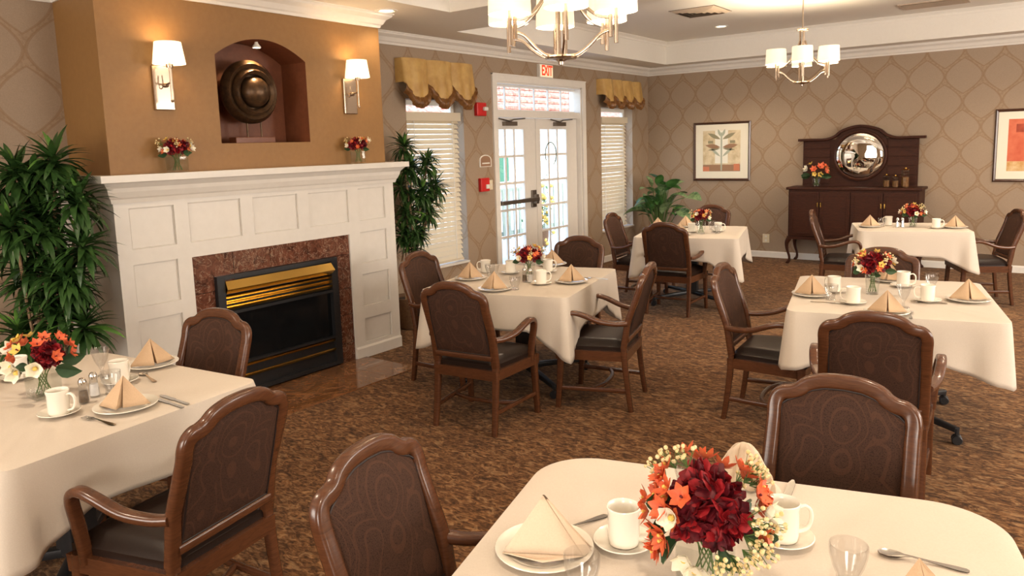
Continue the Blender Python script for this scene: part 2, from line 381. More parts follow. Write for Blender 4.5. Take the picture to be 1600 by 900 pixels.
# crown and baseboards
CR = [(0, 2.765), (.012, 2.765), (.018, 2.785), (.03, 2.795), (.05, 2.83), (.085, 2.855), (.09, 2.87), (.10, 2.872), (.10, ZS), (0, ZS)]
mb = MB(); sweep_xy(mb, [(XR, B), (A, B), (A, 4.63), (BR, 4.63), (BR, 2.285), (A, 2.34), (A, YN)], CR); struct(mb.build('trim_2', 'trim', smooth=False))
BP = [(0, 0), (.016, 0), (.016, .075), (.010, .09), (0, .09)]
mb = MB(); sweep_xy(mb, [(XR, B), (A, B)], BP); struct(mb.build('baseboard_back', 'trim', smooth=False))
for a, b in ((B, 9.11), (7.02, 4.645)):
    mb = MB(); sweep_xy(mb, [(A, a), (A, b)], BP); struct(mb.build('baseboard_left', 'trim', smooth=False))
# chimney breast with arched niche
nz0, nz1, nzt, ny0, ny1, nd = 1.82, 2.43, 2.565, 3.07, 3.84, .30
mb = MB(); by0, by1, z0, z1 = 2.285, 4.63, 1.5, ZS
cy = (ny0+ny1)/2; arch = []
for i in range(25):
    t = -1+2*i/24; arch.append((cy+t*(ny1-ny0)/2, nz1+(nzt-nz1)*(1-t*t)))
q = lambda pts: mb.add([(BR, y, z) for y, z in pts], [tuple(range(len(pts)))])
q([(by0, z0), (ny0, z0), (ny0, z1), (by0, z1)]); q([(ny1, z0), (by1, z0), (by1, z1), (ny1, z1)]); q([(ny0, z0), (ny1, z0), (ny1, nz0), (ny0, nz0)])
for (a, za), (b, zb) in zip(arch, arch[1:]): q([(a, za), (b, zb), (b, z1), (a, z1)])
mb.add([(BR, by0, z0), (A, 2.34, z0), (A, 2.34, z1), (BR, by0, z1)], [(0, 1, 2, 3)]); mb.add([(BR, by1, z0), (A, by1, z0), (A, by1, z1), (BR, by1, z1)], [(0, 1, 2, 3)])
chim = struct(mb.build('wall_chimney', 'orange', smooth=False))
mb = MB(); loop = [(ny0, nz0)]+arch+[(ny1, nz0)]
for (a, za), (b, zb) in zip(loop, loop[1:]+loop[:1]): mb.add([(BR, a, za), (BR, b, zb), (BR-nd, b, zb), (BR-nd, a, za)], [(0, 1, 2, 3)])
for (a, za), (b, zb) in zip(arch, arch[1:]): mb.add([(BR-nd, a, nz0), (BR-nd, b, nz0), (BR-nd, b, zb), (BR-nd, a, za)], [(0, 1, 2, 3)])
mb.build('niche_lining', 'niche', chim, smooth=False)
# niche spot lamp
t = thing('niche_spotlight', 'small white spotlight at the top of the arched niche', 'spotlight', (BR-.06, cy, nzt-.012))
MB().lathe([(1e-4, 0), (.012, 0), (.014, -.012), (.032, -.035), (.034, -.042), (1e-4, -.042)], 14).build('housing', 'whiteplastic', t)
MB().lathe([(1e-4, -.043), (.026, -.043)], 14).build('lens', 'bulb', t)
light('niche_lamp', 'SPOT', (BR-.08, cy, nzt-.06), 16, WARM, (BR-.22, cy-.05, 2.0), spot_size=R(95), spot_blend=.8, shadow_soft_size=.02)

# windows (frame, sashes, panes)
def window(k, y0, y1, z0, z1):
    o = bpy.data.objects.new('window_%d' % k, None); C.objects.link(o); o.location = (A-.14, y0, z0); struct(o)
    w_, h_ = y1-y0, z1-z0; m = MB(); t_ = .05
    for a, b, c, d in ((0, w_, 0, t_), (0, w_, h_-t_, h_), (0, t_, t_, h_-t_), (w_-t_, w_, t_, h_-t_), (t_, w_-t_, h_/2-.02, h_/2+.02)): m.box(-.05, 0, a, b, c, d)
    m.build('window_frame', 'trim', o, smooth=False)
    for c, d in ((t_, h_/2-.02), (h_/2+.02, h_-t_)): MB().box(-.028, -.022, t_, w_-t_, c, d).build('pane', 'pane', o, smooth=False)
    MB().box(0, .16, -.0, w_, -.002, .02).build('window_sill', 'trim', o, smooth=False)
window(1, *W1); window(2, *W2)
# door with transom
door = bpy.data.objects.new('door_1', None); C.objects.link(door); door.location = (A, 0, 0); struct(door)
m = MB(); c0, c1, ct = 7.02, 9.11, 2.585
for a, b, c, d in ((c0, c0+.085, 0, ct-.085), (c1-.085, c1, 0, ct-.085), (c0, c1, ct-.085, ct)):
    m.box(0, .022, a, b, c, d)
m.box(.0, .03, c0, c1, ct-.012, ct+.004)
m.build('door_casing', 'trim', door, smooth=False)
m = MB(); m.box(-.18, 0, D1[0], D1[0]+.02, 0, 2.5); m.box(-.18, 0, D1[1]-.02, D1[1], 0, 2.5); m.box(-.18, 0, D1[0], D1[1], 2.48, 2.5)
m.box(-.16, -.02, D1[0]+.02, D1[1]-.02, 2.085, 2.165)      # transom bar
m.box(-.14, -.10, D1[0]+.02, D1[1]-.02, 2.165, 2.185); m.box(-.14, -.10, D1[0]+.02, D1[1]-.02, 2.455, 2.48)
m.build('door_frame', 'trim', door, smooth=False)
pw = (D1[1]-D1[0]-.04)/6
for i in range(6):
    y = D1[0]+.02+i*pw; MB().box(-.124, -.118, y+.006, y+pw-.006, 2.185, 2.455).build('transom_pane', 'pane', door, smooth=False)
    if i: MB().box(-.135, -.108, y-.006, y+.006, 2.185, 2.455).build('muntin', 'trim', door, smooth=False)
ym = 8.0
for s, (a, b) in enumerate(((D1[0]+.025, ym-.004), (ym+.004, D1[1]-.025))):
    leaf = MB(); ga, gb, gz0, gz1 = (a+.09, b-.22, .30, 1.945) if s == 0 else (a+.16, b-.15, .30, 1.945)
    if s == 0: ga, gb = a+.06, b-.26
    else: ga, gb = a+.10, b-.26
    for c, d, e, f_ in ((a, ga, .01, 2.08), (gb, b, .01, 2.08), (ga, gb, .01, gz0), (ga, gb, gz1, 2.08)): leaf.box(-.115, -.07, c, d, e, f_)
    lo = leaf.build('door_leaf', 'trim', door, smooth=False)
    cw, rh = (gb-ga)/3, (gz1-gz0)/5; mm = MB()
    for i in (1, 2): mm.box(-.105, -.08, ga+i*cw-.014, ga+i*cw+.014, gz0, gz1)
    for j in range(1, 5): mm.box(-.103, -.082, ga, gb, gz0+j*rh-.014, gz0+j*rh+.014)
    mm.build('muntin_grid', 'trim', lo, smooth=False)
    for i in range(3):
        for j in range(5): MB().box(-.095, -.091, ga+i*cw+.011, ga+(i+1)*cw-.011, gz0+j*rh+.011, gz0+(j+1)*rh-.011).build('pane', 'pane', lo, smooth=False)
    yc = (a+b)/2 - (.12 if s == 0 else -.05)
    cl = MB().box(-.068, -.015, yc-.14, yc+.10, 1.985, 2.035); cl.tube([(-.04, yc-.02, 2.035), (-.02, yc+.03, 2.06), (-.03, yc+.28, 2.075)], .008, 6); cl.tube([(-.04, yc-.02, 2.04), (-.03, yc-.25, 2.07)], .008, 6)
    cl.build('door_closer', 'steel', lo, smooth=False)
    if s == 0:
        pb = MB().box(-.068, -.045, b-.135, b-.035, .955, 1.175); pb.box(-.045, 0.005, b-.12, b-.05, 1.0, 1.12); pb.box(-.02, .02, a+.02, b-.06, 1.035, 1.085); pb.box(-.068, -.015, a+.01, a+.07, 1.03, 1.09)
        bevel(pb.build('panic_bar', 'steel', lo, smooth=False), .006)

# exterior beyond the door
MB().add([(-30, -8, -.05), (A-.26, -8, -.05), (A-.26, 30, -.05), (-30, 30, -.05)], [(0, 1, 2, 3)]).build('floor_patio', 'patio', smooth=False)
struct(bpy.data.objects['floor_patio'])
hs = thing('house', 'white sided house with red shingle roof seen through the glazed door', 'building', (-13, 14, -.05))
MB().box(-3, 0, -6, 14, 0, 2.7).build('wall', 'siding', hs, smooth=False)
m = MB()
for i in range(12): m.add([(0.005, -6, .1+i*.2), (.03, -6, .1+i*.2), (.005, -6, .3+i*.2), (.005, 14, .1+i*.2), (.03, 14, .1+i*.2), (.005, 14, .3+i*.2)], [(0, 1, 4, 3), (1, 2, 5, 4)])
o = m.build('siding_boards', 'siding', hs, smooth=False); o['kind'] = 'stuff'
m = MB()
for i in range(14):
    z = 2.62+i*.22; x = .5-i*.32
    for j in range(40): m.box(x-.36, x, -6.3+j*.52+(i % 2)*.26, -5.8+j*.52+(i % 2)*.26, z, z+.05+.03*random.random())
m.add([(.5, -6.3, 2.60), (.5, 14.5, 2.60), (-4, 14.5, 5.67), (-4, -6.3, 5.67)], [(0, 1, 2, 3)])
m.build('shingled_roof', 'shingle', hs, smooth=False)
for y in (-1.8, 2.8): MB().box(.0, .04, y, y+.55, .8, 1.5).build('window', 'green', hs, smooth=False)
fn = thing('patio_fence', 'pale green picket fence along the patio outside the door', 'fence', (-8.4, 6, -.05))
MB().box(0, .06, 0, 12, .95, 1.02).box(0, .05, 0, 12, .15, .22).build('rail', 'fence', fn, smooth=False)
pk = MB().box(.05, .07, 0, .07, .08, 1.0).mesh('picket', 'fence', False)
for i in range(70): inst('picket', pk, fn, (0, i*.17, 0))

sh = thing('flowering_shrub', 'yellow flowering potted shrub outside behind the right door leaf', 'shrub', (-7.6, 11.05, -.05))
MB().lathe([(1e-4, 0), (.13, 0), (.17, .3), (.15, .3), (1e-4, .27)], 18).build('pot', 'pot2', sh)
m = MB(); m2 = MB(); rs_ = random.Random(2)
for i in range(160):
    p = Vector((rs_.gauss(0, .12), rs_.gauss(0, .12), .65+rs_.gauss(0, .28))); m4 = Matrix.Translation(p) @ Matrix.Rotation(rs_.uniform(0, 6), 4, 'Z') @ Matrix.Rotation(rs_.uniform(-1, 1), 4, 'Y')
    m.add([m4 @ Vector(q_) for q_ in ((0, -.015, 0), (.05, -.025, .01), (.09, 0, 0), (.05, .025, .01), (0, .015, 0))], [(0, 1, 2, 3, 4)])
    if i % 3 == 0: m2.sph(p+Vector((.02, 0, .05)), .035, 7, 5)
m.build('foliage', 'bleaf2', sh)['kind'] = 'stuff'; m2.build('blossoms', 'yellow', sh)['kind'] = 'stuff'
MB().tube([(0, 0, .28), (0, 0, .9)], .012, 6).build('stem', 'bark', sh)

# ================================================================== FIREPLACE
fp = thing('fireplace', 'white panelled mantelpiece with brown marble surround and black gas insert', 'fireplace', (F, 3.45, 0))
def fbuild(mb, name, m, smooth=False, par=None):
    for i, v in enumerate(mb.v): mb.v[i] = (v[0]-F, v[1]-3.45, v[2])
    return mb.build(name, m, par or fp, smooth)
py0, py1, pz1 = 2.25, 4.645, 1.50
pan = [(2.342, 2.640, 1.162, 1.425), (2.738, 3.135, 1.162, 1.430), (3.235, 3.628, 1.162, 1.430), (3.732, 4.130, 1.162, 1.428), (4.238, 4.540, 1.162, 1.430),
       (4.238, 4.540, .804, 1.068), (4.238, 4.545, .438, .712), (4.238, 4.545, .13, .333), (2.338, 2.634, .79, 1.066), (2.338, 2.634, .42, .702), (2.338, 2.634, .13, .333)]
op = (2.735, 4.122, 0, 1.062)
m = MB(); holed(m, py0, py1, 0, pz1, pan, lambda u, z, d: (F-d, u, z), .014)
# drop the opening area
keep = [(f, i) for f, i in zip(m.f, m.mi)]
m = MB(); holed(m, py0, py1, 0, pz1, pan+[op], lambda u, z, d: (F-(d if d < .001 else .014), u, z), .014)
m.add([(F, py0, 0), (A, py0, 0), (A, py0, pz1), (F, py0, pz1)], [(0, 1, 2, 3)]); m.add([(F, py1, 0), (A, py1, 0), (A, py1, pz1), (F, py1, pz1)], [(0, 1, 2, 3)])
fbuild(m, 'surround', 'white')
for a, b, c, d in pan:
    m = MB().box(F-.03, F-.0135, a-.004, b+.004, c-.004, d+.004)
    g = .028; m.add([(F-.0135, a, c), (F-.0135, b, c), (F-.0135, b, d), (F-.0135, a, d), (F-.010, a+.008, c+.008), (F-.010, b-.008, c+.008), (F-.010, b-.008, d-.008), (F-.010, a+.008, d-.008)], [(0, 1, 5, 4), (1, 2, 6, 5), (2, 3, 7, 6), (3, 0, 4, 7)])
    fbuild(m, 'panel', 'white')
m = MB(); SH = [(0, 1.46), (.016, 1.46), (.022, 1.485), (.03, 1.495), (.045, 1.53), (.05, 1.555), (.075, 1.585), (.082, 1.59), (.105, 1.592), (.105, 1.635), (0, 1.635)]
path = [(A+.001, py1), (F, py1), (F, py0), (A+.001, py0)]
sweep_xy(m, path, SH); m.add([(A, py0, 1.634), (F+.1, py0, 1.634), (F+.1, py1, 1.634), (A, py1, 1.634)], [(0, 1, 2, 3)])
fbuild(m, 'mantel_shelf', 'white')
for a, b in ((py0, 2.735), (4.122, py1)):
    m = MB(); sweep_xy(m, [(F, b), (F, a)], [(0, 0), (.014, 0), (.014, .085), (.006, .10), (0, .10)])
    fbuild(m, 'plinth', 'white')
g = .002
tl = [(2.735, 3.05, .80, 1.062), (3.05, 3.36, .90, 1.062), (3.36, 3.70, .90, 1.062), (3.70, 4.122, .90, 1.062)]
tl += [(2.735, 2.892, .50, .80), (2.735, 2.892, .2, .5), (2.735, 2.892, 0, .2), (3.961, 4.122, .62, .90), (3.961, 4.122, .40, .62), (3.961, 4.122, .16, .40), (3.961, 4.122, 0, .16)]
tl += [(2.735+0, 2.892, .8, .8001)]
for a, b, c, d in tl[:-1]: fbuild(MB().box(F-.04, F-.014, a+g, b-g, c+g, d-g), 'marble_tile', 'marble')
m = MB().box(F-.30, F-.045, 2.735, 4.122, 0, 1.062); fbuild(m, 'backing', 'black')
ins = MB(); i0, i1 = 2.892, 3.961; xo = F+.02
for a, b, c, d in ((i0, i0+.06, .02, .90), (i1-.06, i1, .02, .90), (i0+.06, i1-.06, .87, .90), (i0+.06, i1-.06, .02, .05), (i0+.06, i1-.06, .245, .26), (i0+.06, i1-.06, .62, .64)): ins.box(F-.04, xo, a, b, c, d)
io = fbuild(ins, 'firebox_frame', 'black')
fbuild(MB().box(F-.04, F-.02, i0+.06, i1-.06, .26, .62), 'firebox_glass', 'blackgloss', par=io)
m = MB(); m.add([(xo, i0+.065, .77), (xo, i1-.065, .77), (xo+.035, i0+.055, .805), (xo+.035, i1-.055, .805), (xo, i0+.065, .86), (xo, i1-.065, .86)], [(0, 1, 3, 2), (2, 3, 5, 4), (0, 2, 4), (1, 5, 3)])
fbuild(m, 'brass_hood', 'brass', par=io)
for z, r_ in ((.745, .013), (.705, .013), (.665, .013), (.228, .011), (.148, .011)):
    fbuild(MB().boxm(Matrix.Translation((F+.004, (i0+i1)/2, z)) @ Matrix.Rotation(R(35), 4, 'Y'), .012, i1-i0-.12, r_*2), 'brass_louver', 'brass', par=io)
fbuild(MB().box(F-.04, F-.012, i0+.06, i1-.06, .05, .245), 'lower_panel', 'black', par=io)
# hearth tiles let into the carpet
he = bpy.data.objects.new('hearth', None); C.objects.link(he); he.location = (-4.43, 3.45, 0); struct(he)
for i in range(2):
    for j in range(5):
        MB().box(-.304+i*.305, -.003+i*.305, -.76+j*.306, -.457+j*.306, 0, .008).build('stone_tile', 'hearth', he, smooth=False)

# sconces
def sconce(y, label):
    t = thing('wall_sconce', label, 'wall lamp', (BR, y, 2.04), 0, 'chimney breast sconces')
    bevel(MB().box(0, .022, -.068, .068, 0, .285).build('back_plate', 'nickel', t, smooth=False), .006)
    m = MB(); m.tube([(.02, .01, .16), (.07, .0, .165), (.12, -.005, .17)], .007, 8); m.tube([(.12, -.005, .06), (.12, -.005, .30)], .007, 8); m.sph((.035, .012, .16), .016); m.sph((.12, -.005, .055), .011); m.tube([(.02, -.02, .135), (.04, -.02, .14), (.05, -.02, .18), (.045, -.02, .22)], .004, 6)
    m.lathe([(1e-4, .262), (.02, .262), (.024, .285), (1e-4, .29)], 12, (.12, -.005, 0)); m.build('arm', 'nickel', t)
    MB().lathe([(.098, .285), (.100, .287), (.081, .423), (.079, .423), (.098, .285)], 28, (.12, -.005, 0)).build('lamp_shade', 'shade2', t)
    MB().sph((.12, -.005, .335), .022).build('bulb', 'bulb', t)
    light('sconce_lamp', 'POINT', (BR+.12, y-.005, 2.43), 1.6, WARM, shadow_soft_size=.03)
    light('sconce_lamp', 'SPOT', (BR+.12, y-.005, 2.37), 5, WARM, (BR+.06, y-.005, 3.2), spot_size=R(110), spot_blend=.5, shadow_soft_size=.03)
sconce(2.672, 'left one of two lit brushed nickel sconces, near the left end of the mantel')
sconce(4.262, 'right one of two lit brushed nickel sconces, at the right end of the mantel')
# sculpture
t = thing('disc_sculpture', 'dark bronze nested disc sculpture on a wooden base in the arched niche', 'sculpture', (BR-.14, 3.42, nz0), R(0))
bevel(MB().box(-.045, .045, -.17, .17, 0, .045).build('base', 'basewood', t, smooth=False), .004)
for s in (-1, 1): MB().tube([(0, s*.06+.02, .04), (0, s*.06+.02, .16)], .007, 8).build('support_rod', 'bronze', t)
ring = lambda c, r, w_, d: MB().lathe([(r-w_, -d), (r-w_*.5, -d*1.4), (r, -d*.5), (r, d*.5), (r-w_*.5, d*1.6), (r-w_, d)], 40, c, axis='x', closed=True)
ring((0, 0, .375), .232, .06, .035).build('outer_ring', 'bronze', t); ring((.02, .02, .375), .178, .05, .03).build('middle_ring', 'bronze', t)
MB().sph((.02, .025, .375), .115, 28, 18).build('core_dome', 'bronze', t)
MB().lathe([(1e-4, 0), (.18, 0)], 30, (-.01, 0, .375), axis='x').build('back_disc', 'bronze', t)

# blinds
def blind(y0, y1, zt, zb, label):
    t = thing('window_blind', label, 'blind', (A-.05, y0, zb), 0, 'window blinds'); wd = y1-y0; h = zt-zb
    MB().box(-.02, .055, -.005, wd+.005, h-.09, h).build('headrail', 'blind', t, smooth=False)
    n = int((h-.1)/.052); me = MB()
    m4 = Matrix.Rotation(R(52), 4, 'Y'); me.boxm(m4, .056, wd-.01, .003); me = me.mesh('slat', 'blind', False)
    for i in range(n): inst('slat', me, t, (.012, wd/2, .045+i*(h-.14)/(n-1)), (0, R(random.uniform(-2, 2)), 0))
    MB().box(-.013, .037, .003, wd-.003, 0, .022).build('bottom_rail', 'blind', t, smooth=False)
    m = MB()
    for y in (.12, wd-.12): m.box(.035, .038, y-.004, y+.004, .02, h-.05)
    m.build('cord', 'whiteplastic', t, smooth=False)
blind(5.60, 6.44, 2.12, .485, 'cream slatted blind on the wide window beside the fireplace')
blind(9.58, 10.36, 2.12, .485, 'cream slatted blind on the window near the back corner')
def valance(y0, y1, z0, z1, lobes, label, dep=.13):
    t = thing('valance', label, 'valance', (A, (y0+y1)/2, z0), 0, 'gold window valances'); wd = y1-y0; h = z1-z0; n = 96
    def X(u): return dep-.02+.06*abs(sin(pi*lobes*u))**.6
    def zb(u): return h*(.06+.34*(1-abs(sin(pi*lobes*u)))**1.3)*.9 if lobes == 3 else h*(.10+.22*(1-abs(sin(pi*lobes*u)))**1.2)
    rows = []
    for j in range(9):
        v = j/8; rows.append([(X(i/n)*(.82+.18*v) + .012*v*sin(i*.55), -wd/2+wd*i/n, h-(h-zb(i/n)-.09)*v) for i in range(n+1)])
    m = MB().grid(rows); e0 = [(0, -wd/2, p[2]) for p in [r_[0] for r_ in rows]]; e1 = [(0, wd/2, r_[n][2]) for r_ in rows]
    m.grid([e0, [r_[0] for r_ in rows]]); m.grid([[r_[n] for r_ in rows], e1]); m.grid([[(0, p[1], h) for p in rows[0]], rows[0]])
    m.build('silk_panel', 'gold', t)
    rows = []
    for j in range(9):
        v = j/8; a = pi*v
        rows.append([(X(i/n)+.012*sin(i*.55)+.035*sin(a)+.008*sin(i*1.7+v*5), -wd/2+wd*i/n, zb(i/n)+.095-.11*v+.012*sin(i*1.3+6*v)*sin(a)) for i in range(n+1)])
    MB().grid(rows).build('gathered_hem', 'bronzesilk', t)
valance(5.47, 6.57, 2.13, 2.64, 3, 'gold silk scalloped valance over the wide window beside the fireplace')
valance(9.44, 10.62, 2.19, 2.64, 4, 'gold silk scalloped valance over the window near the back corner')

# small wall fittings on the window wall
t = thing('exit_sign', 'lit EXIT sign with red letters above the glazed door', 'sign', (A, 8.11, 2.585))
bevel(MB().box(0, .05, -.15, .15, 0, .165).build('housing', 'whiteplastic', t, smooth=False), .006)
MB().box(.05, .054, -.135, .135, .012, .153).build('sign_face', 'exitglow', t, smooth=False)
cu = bpy.data.curves.new('lettering', 'FONT'); cu.body = 'EXIT'; cu.size = .175; cu.align_x = 'CENTER'; cu.align_y = 'CENTER'; cu.extrude = .002; cu.offset = .0035; cu.materials.append(MT['exitred'])
tmp = bpy.data.objects.new('lettering_curve', cu); C.objects.link(tmp); lme = bpy.data.meshes.new_from_object(tmp.evaluated_get(bpy.context.evaluated_depsgraph_get())); bpy.data.objects.remove(tmp)
lo = bpy.data.objects.new('lettering', lme); C.objects.link(lo); lo.parent = t; lo.location = (.058, 0, .082); lo.rotation_euler = (R(90), 0, R(90)); lo.scale = (.68, 1, 1)
t = thing('fire_alarm', 'red fire alarm strobe with clear lens high beside the door', 'alarm', (A, 6.775, 2.09))
bevel(MB().box(0, .05, -.085, .085, 0, .15).build('body', 'redplastic', t, smooth=False), .01)
bevel(MB().boxm(Matrix.Translation((.065, .045, .08)), .04, .07, .045).build('strobe_lens', 'whiteplastic', t, smooth=False), .012)
t = thing('room_sign', 'small arched brown sign with pale border left of the glazed door', 'sign', (A, 6.86, 1.51))
ap = [(-.11, 0), (.11, 0), (.11, .08)]+[(.11*cos(a), .08+.06*sin(a)) for a in [pi*i/10 for i in range(1, 10)]]+[(-.11, .08)]
def plate(pts, x0, x1):
    n = len(pts); return MB().add([(x0, y, z) for y, z in pts]+[(x1, y, z) for y, z in pts], [tuple(range(n))[::-1], tuple(range(n, 2*n))]+[(i, (i+1) % n, n+(i+1) % n, n+i) for i in range(n)])
plate(ap, 0, .008).build('border', 'whiteplastic', t, smooth=False)
plate([(y*.84, .008+z*.86) for y, z in ap], .008, .011).build('panel', 'signbrown', t, smooth=False)
MB().box(.011, .013, -.07, .07, .035, .05).build('lettering_bar', 'whiteplastic', t, smooth=False)
t = thing('fire_pull_station', 'red fire alarm pull station below the arched sign', 'alarm', (A, 6.80, 1.23))
bevel(MB().box(0, .045, -.08, .08, 0, .155).build('body', 'redplastic', t, smooth=False), .008)
bevel(MB().boxm(Matrix.Translation((.05, .03, .055)), .02, .055, .05).build('handle', 'whiteplastic', t, smooth=False), .005)
t = thing('light_switch', 'pale switch plate right of the red pull station', 'switch', (A, 6.945, 1.24))
bevel(MB().box(0, .008, -.036, .036, 0, .115).build('plate', 'ivory', t, smooth=False), .003); MB().box(.008, .016, -.006, .006, .045, .07).build('toggle', 'whiteplastic', t, smooth=False)
t = thing('wall_outlet', 'ivory outlet plate low on the back wall left of the sideboard', 'outlet', (-3.563, B, .215))
bevel(MB().box(-.05, .05, -.008, 0, 0, .13).build('plate', 'ivory', t, smooth=False), .003)
for z in (.035, .095): MB().lathe([(1e-4, 0), (.017, 0), (.017, .002)], 14, (0, -.0085, z), axis='y').build('socket', 'whiteplastic', t)
# door wreath and outdoor flower pot
t = thing('door_wreath', 'thin open wire wreath hanging on the right door leaf', 'wreath', (A-.04, 8.30, 1.62))
MB().tube([(0, .13*cos(a), .11*sin(a)*1.4) for a in [R(-60+i*15) for i in range(19)]], .006, 6).build('wire_hoop', 'dleaf', t)

# ================================================================== CEILING FITTINGS
def downlight(x, y, z, label, on=True, e=18):
    t = thing('recessed_downlight', label, 'downlight', (x, y, z), 0, 'recessed ceiling lights')
    MB().lathe([(.095, 0), (.092, -.006), (.07, -.008), (.068, .0), (.055, -.0005)], 24).build('trim_ring', 'whiteplastic', t)
    MB().lathe([(1e-4, -.002), (.056, -.002)], 20).build('lamp', 'bulb' if on else 'whiteplastic', t)
    if e: light('downlight_lamp', 'SPOT', (x, y, z-.03), e, (1, .80, .58), (x, y, 0), spot_size=R(125), spot_blend=.7, shadow_soft_size=.06)
downlight(-4.62, 4.56, ZS, 'lit recessed downlight in the low ceiling strip beside the chimney breast', e=12)
downlight(-3.76, 9.73, ZT, 'lit recessed downlight in the raised ceiling near the air vent', e=80)
for x, y in ((-.3, 9.6), (-.3, 6.6), (-3.6, 6.6), (-3.4, .6), (-.2, .6), (-.2, 3.6), (1.6, 2.4), (1.6, 8.0)):
    light('downlight_lamp', 'SPOT', (x, y, ZT-.03), 80, (1, .80, .58), (x, y, 0), spot_size=R(125), spot_blend=.7, shadow_soft_size=.06)
t = thing('ceiling_vent', 'square louvred air vent in the raised ceiling beside the downlight', 'vent', (-3.50, 8.42, ZT), R(0))
m = MB()
for i in range(4):
    a = .26-i*.06; b = a-.045
    m.add([(sx*q_, sy*q_, -z_) for q_, z_ in ((a, .004), (b, .028)) for sx, sy in ((-1, -1), (1, -1), (1, 1), (-1, 1))], [(0, 1, 5, 4), (1, 2, 6, 5), (2, 3, 7, 6), (3, 0, 4, 7)])
m.build('louvers', 'vent', t, smooth=False); MB().box(-.27, .27, -.27, .27, -.003, 0).build('backing', 'ventdark', t, smooth=False)
t = thing('ceiling_vent', 'flat pale rectangular air vent in the ceiling near the top right', 'vent', (-1.36, 9.95, ZT))
MB().box(-.34, .34, -.2, .2, -.012, 0).build('frame', 'vent', t, smooth=False)
m = MB()
for i in range(7): m.boxm(Matrix.Translation((0, -.15+i*.05, -.014)) @ Matrix.Rotation(R(30), 4, 'X'), .62, .03, .003)
m.build('louvers', 'vent', t, smooth=False)

def chandelier(x, y, zb, a0, label, e):
    t = thing('chandelier', label, 'chandelier', (x, y, zb), a0, 'shaded chandeliers')
    MB().lathe([(1e-4, 0), (.012, .005), (.014, .02), (.03, .028), (.075, .032), (.08, .04), (.075, .048), (.02, .052), (1e-4, .054)], 24).build('bottom_plate', 'nickel', t)
    m = MB(); zh = .57
    for k in range(3): a = 2*pi*k/3+.4; m.tube([(.022*cos(a), .022*sin(a), .05), (.022*cos(a), .022*sin(a), zh)], .011, 8)
    m.lathe([(1e-4, zh-.01), (.055, zh-.01), (.06, zh), (.055, zh+.01), (1e-4, zh+.012)], 20); m.lathe([(1e-4, .30), (.04, .30), (.04, .315), (1e-4, .315)], 16)
    m.build('stem', 'nickel', t)
    MB().tube([(0, 0, zh), (0, 0, ZT-zb-.03)], .007, 8).build('hanging_rod', 'nickel', t)
    MB().lathe([(1e-4, ZT-zb-.035), (.03, ZT-zb-.035), (.06, ZT-zb-.012), (.065, ZT-zb), (1e-4, ZT-zb)], 20).build('canopy', 'nickel', t)
    flat = rrect(.016, .009, .003, 2)
    for k in range(6):
        a = 2*pi*k/6; c, s = cos(a), sin(a); r0 = .275
        P = lambda r, z: (r*c, r*s, z)
        m = MB(); ref = (-s, c, 0)
        m.sweep(cat([P(.03, .045), P(.09, .05), P(.15, .085), P(.21, .135), P(.262, .15)], 5), flat, ref)
        m.sweep(cat([P(.03, .46), P(.06, .38), (.12*c, .12*s, .285), P(.19, .225), P(.262, .205)], 5), flat, ref)
        m.tube([P(r0-.014, .115), P(r0-.014, .22)], .010, 8); m.tube([P(r0+.014, .085), P(r0+.014, .262)], .010, 8)
        m.lathe([(1e-4, .255), (.012, .255), (.022, .268), (.024, .285), (1e-4, .285)], 12, P(r0+.014, 0))
        arm = m.build('arm', 'nickel', t)
        MB().lathe([(.100, .228), (.102, .229), (.096, .375), (.094, .375), (.100, .228)], 26, P(r0+.014, 0)).build('lamp_shade', 'shade', t)
        MB().sph(P(r0+.014, .285), .016).build('bulb', 'bulb', t); ca, sa = cos(a0), sin(a0); wp = P(r0+.014, .325)
        light('chandelier_lamp', 'POINT', (x+wp[0]*ca-wp[1]*sa, y+wp[0]*sa+wp[1]*ca, zb+.325), e, (1, .80, .56), shadow_soft_size=.015)
chandelier(-2.05, 3.2, 2.124, R(8), 'large near brushed nickel chandelier with white shades, cut by the top of the photo', 9)
chandelier(-2.29, 8.16, 2.26, R(46), 'small far nickel chandelier with white shades in front of the back wall', 13)

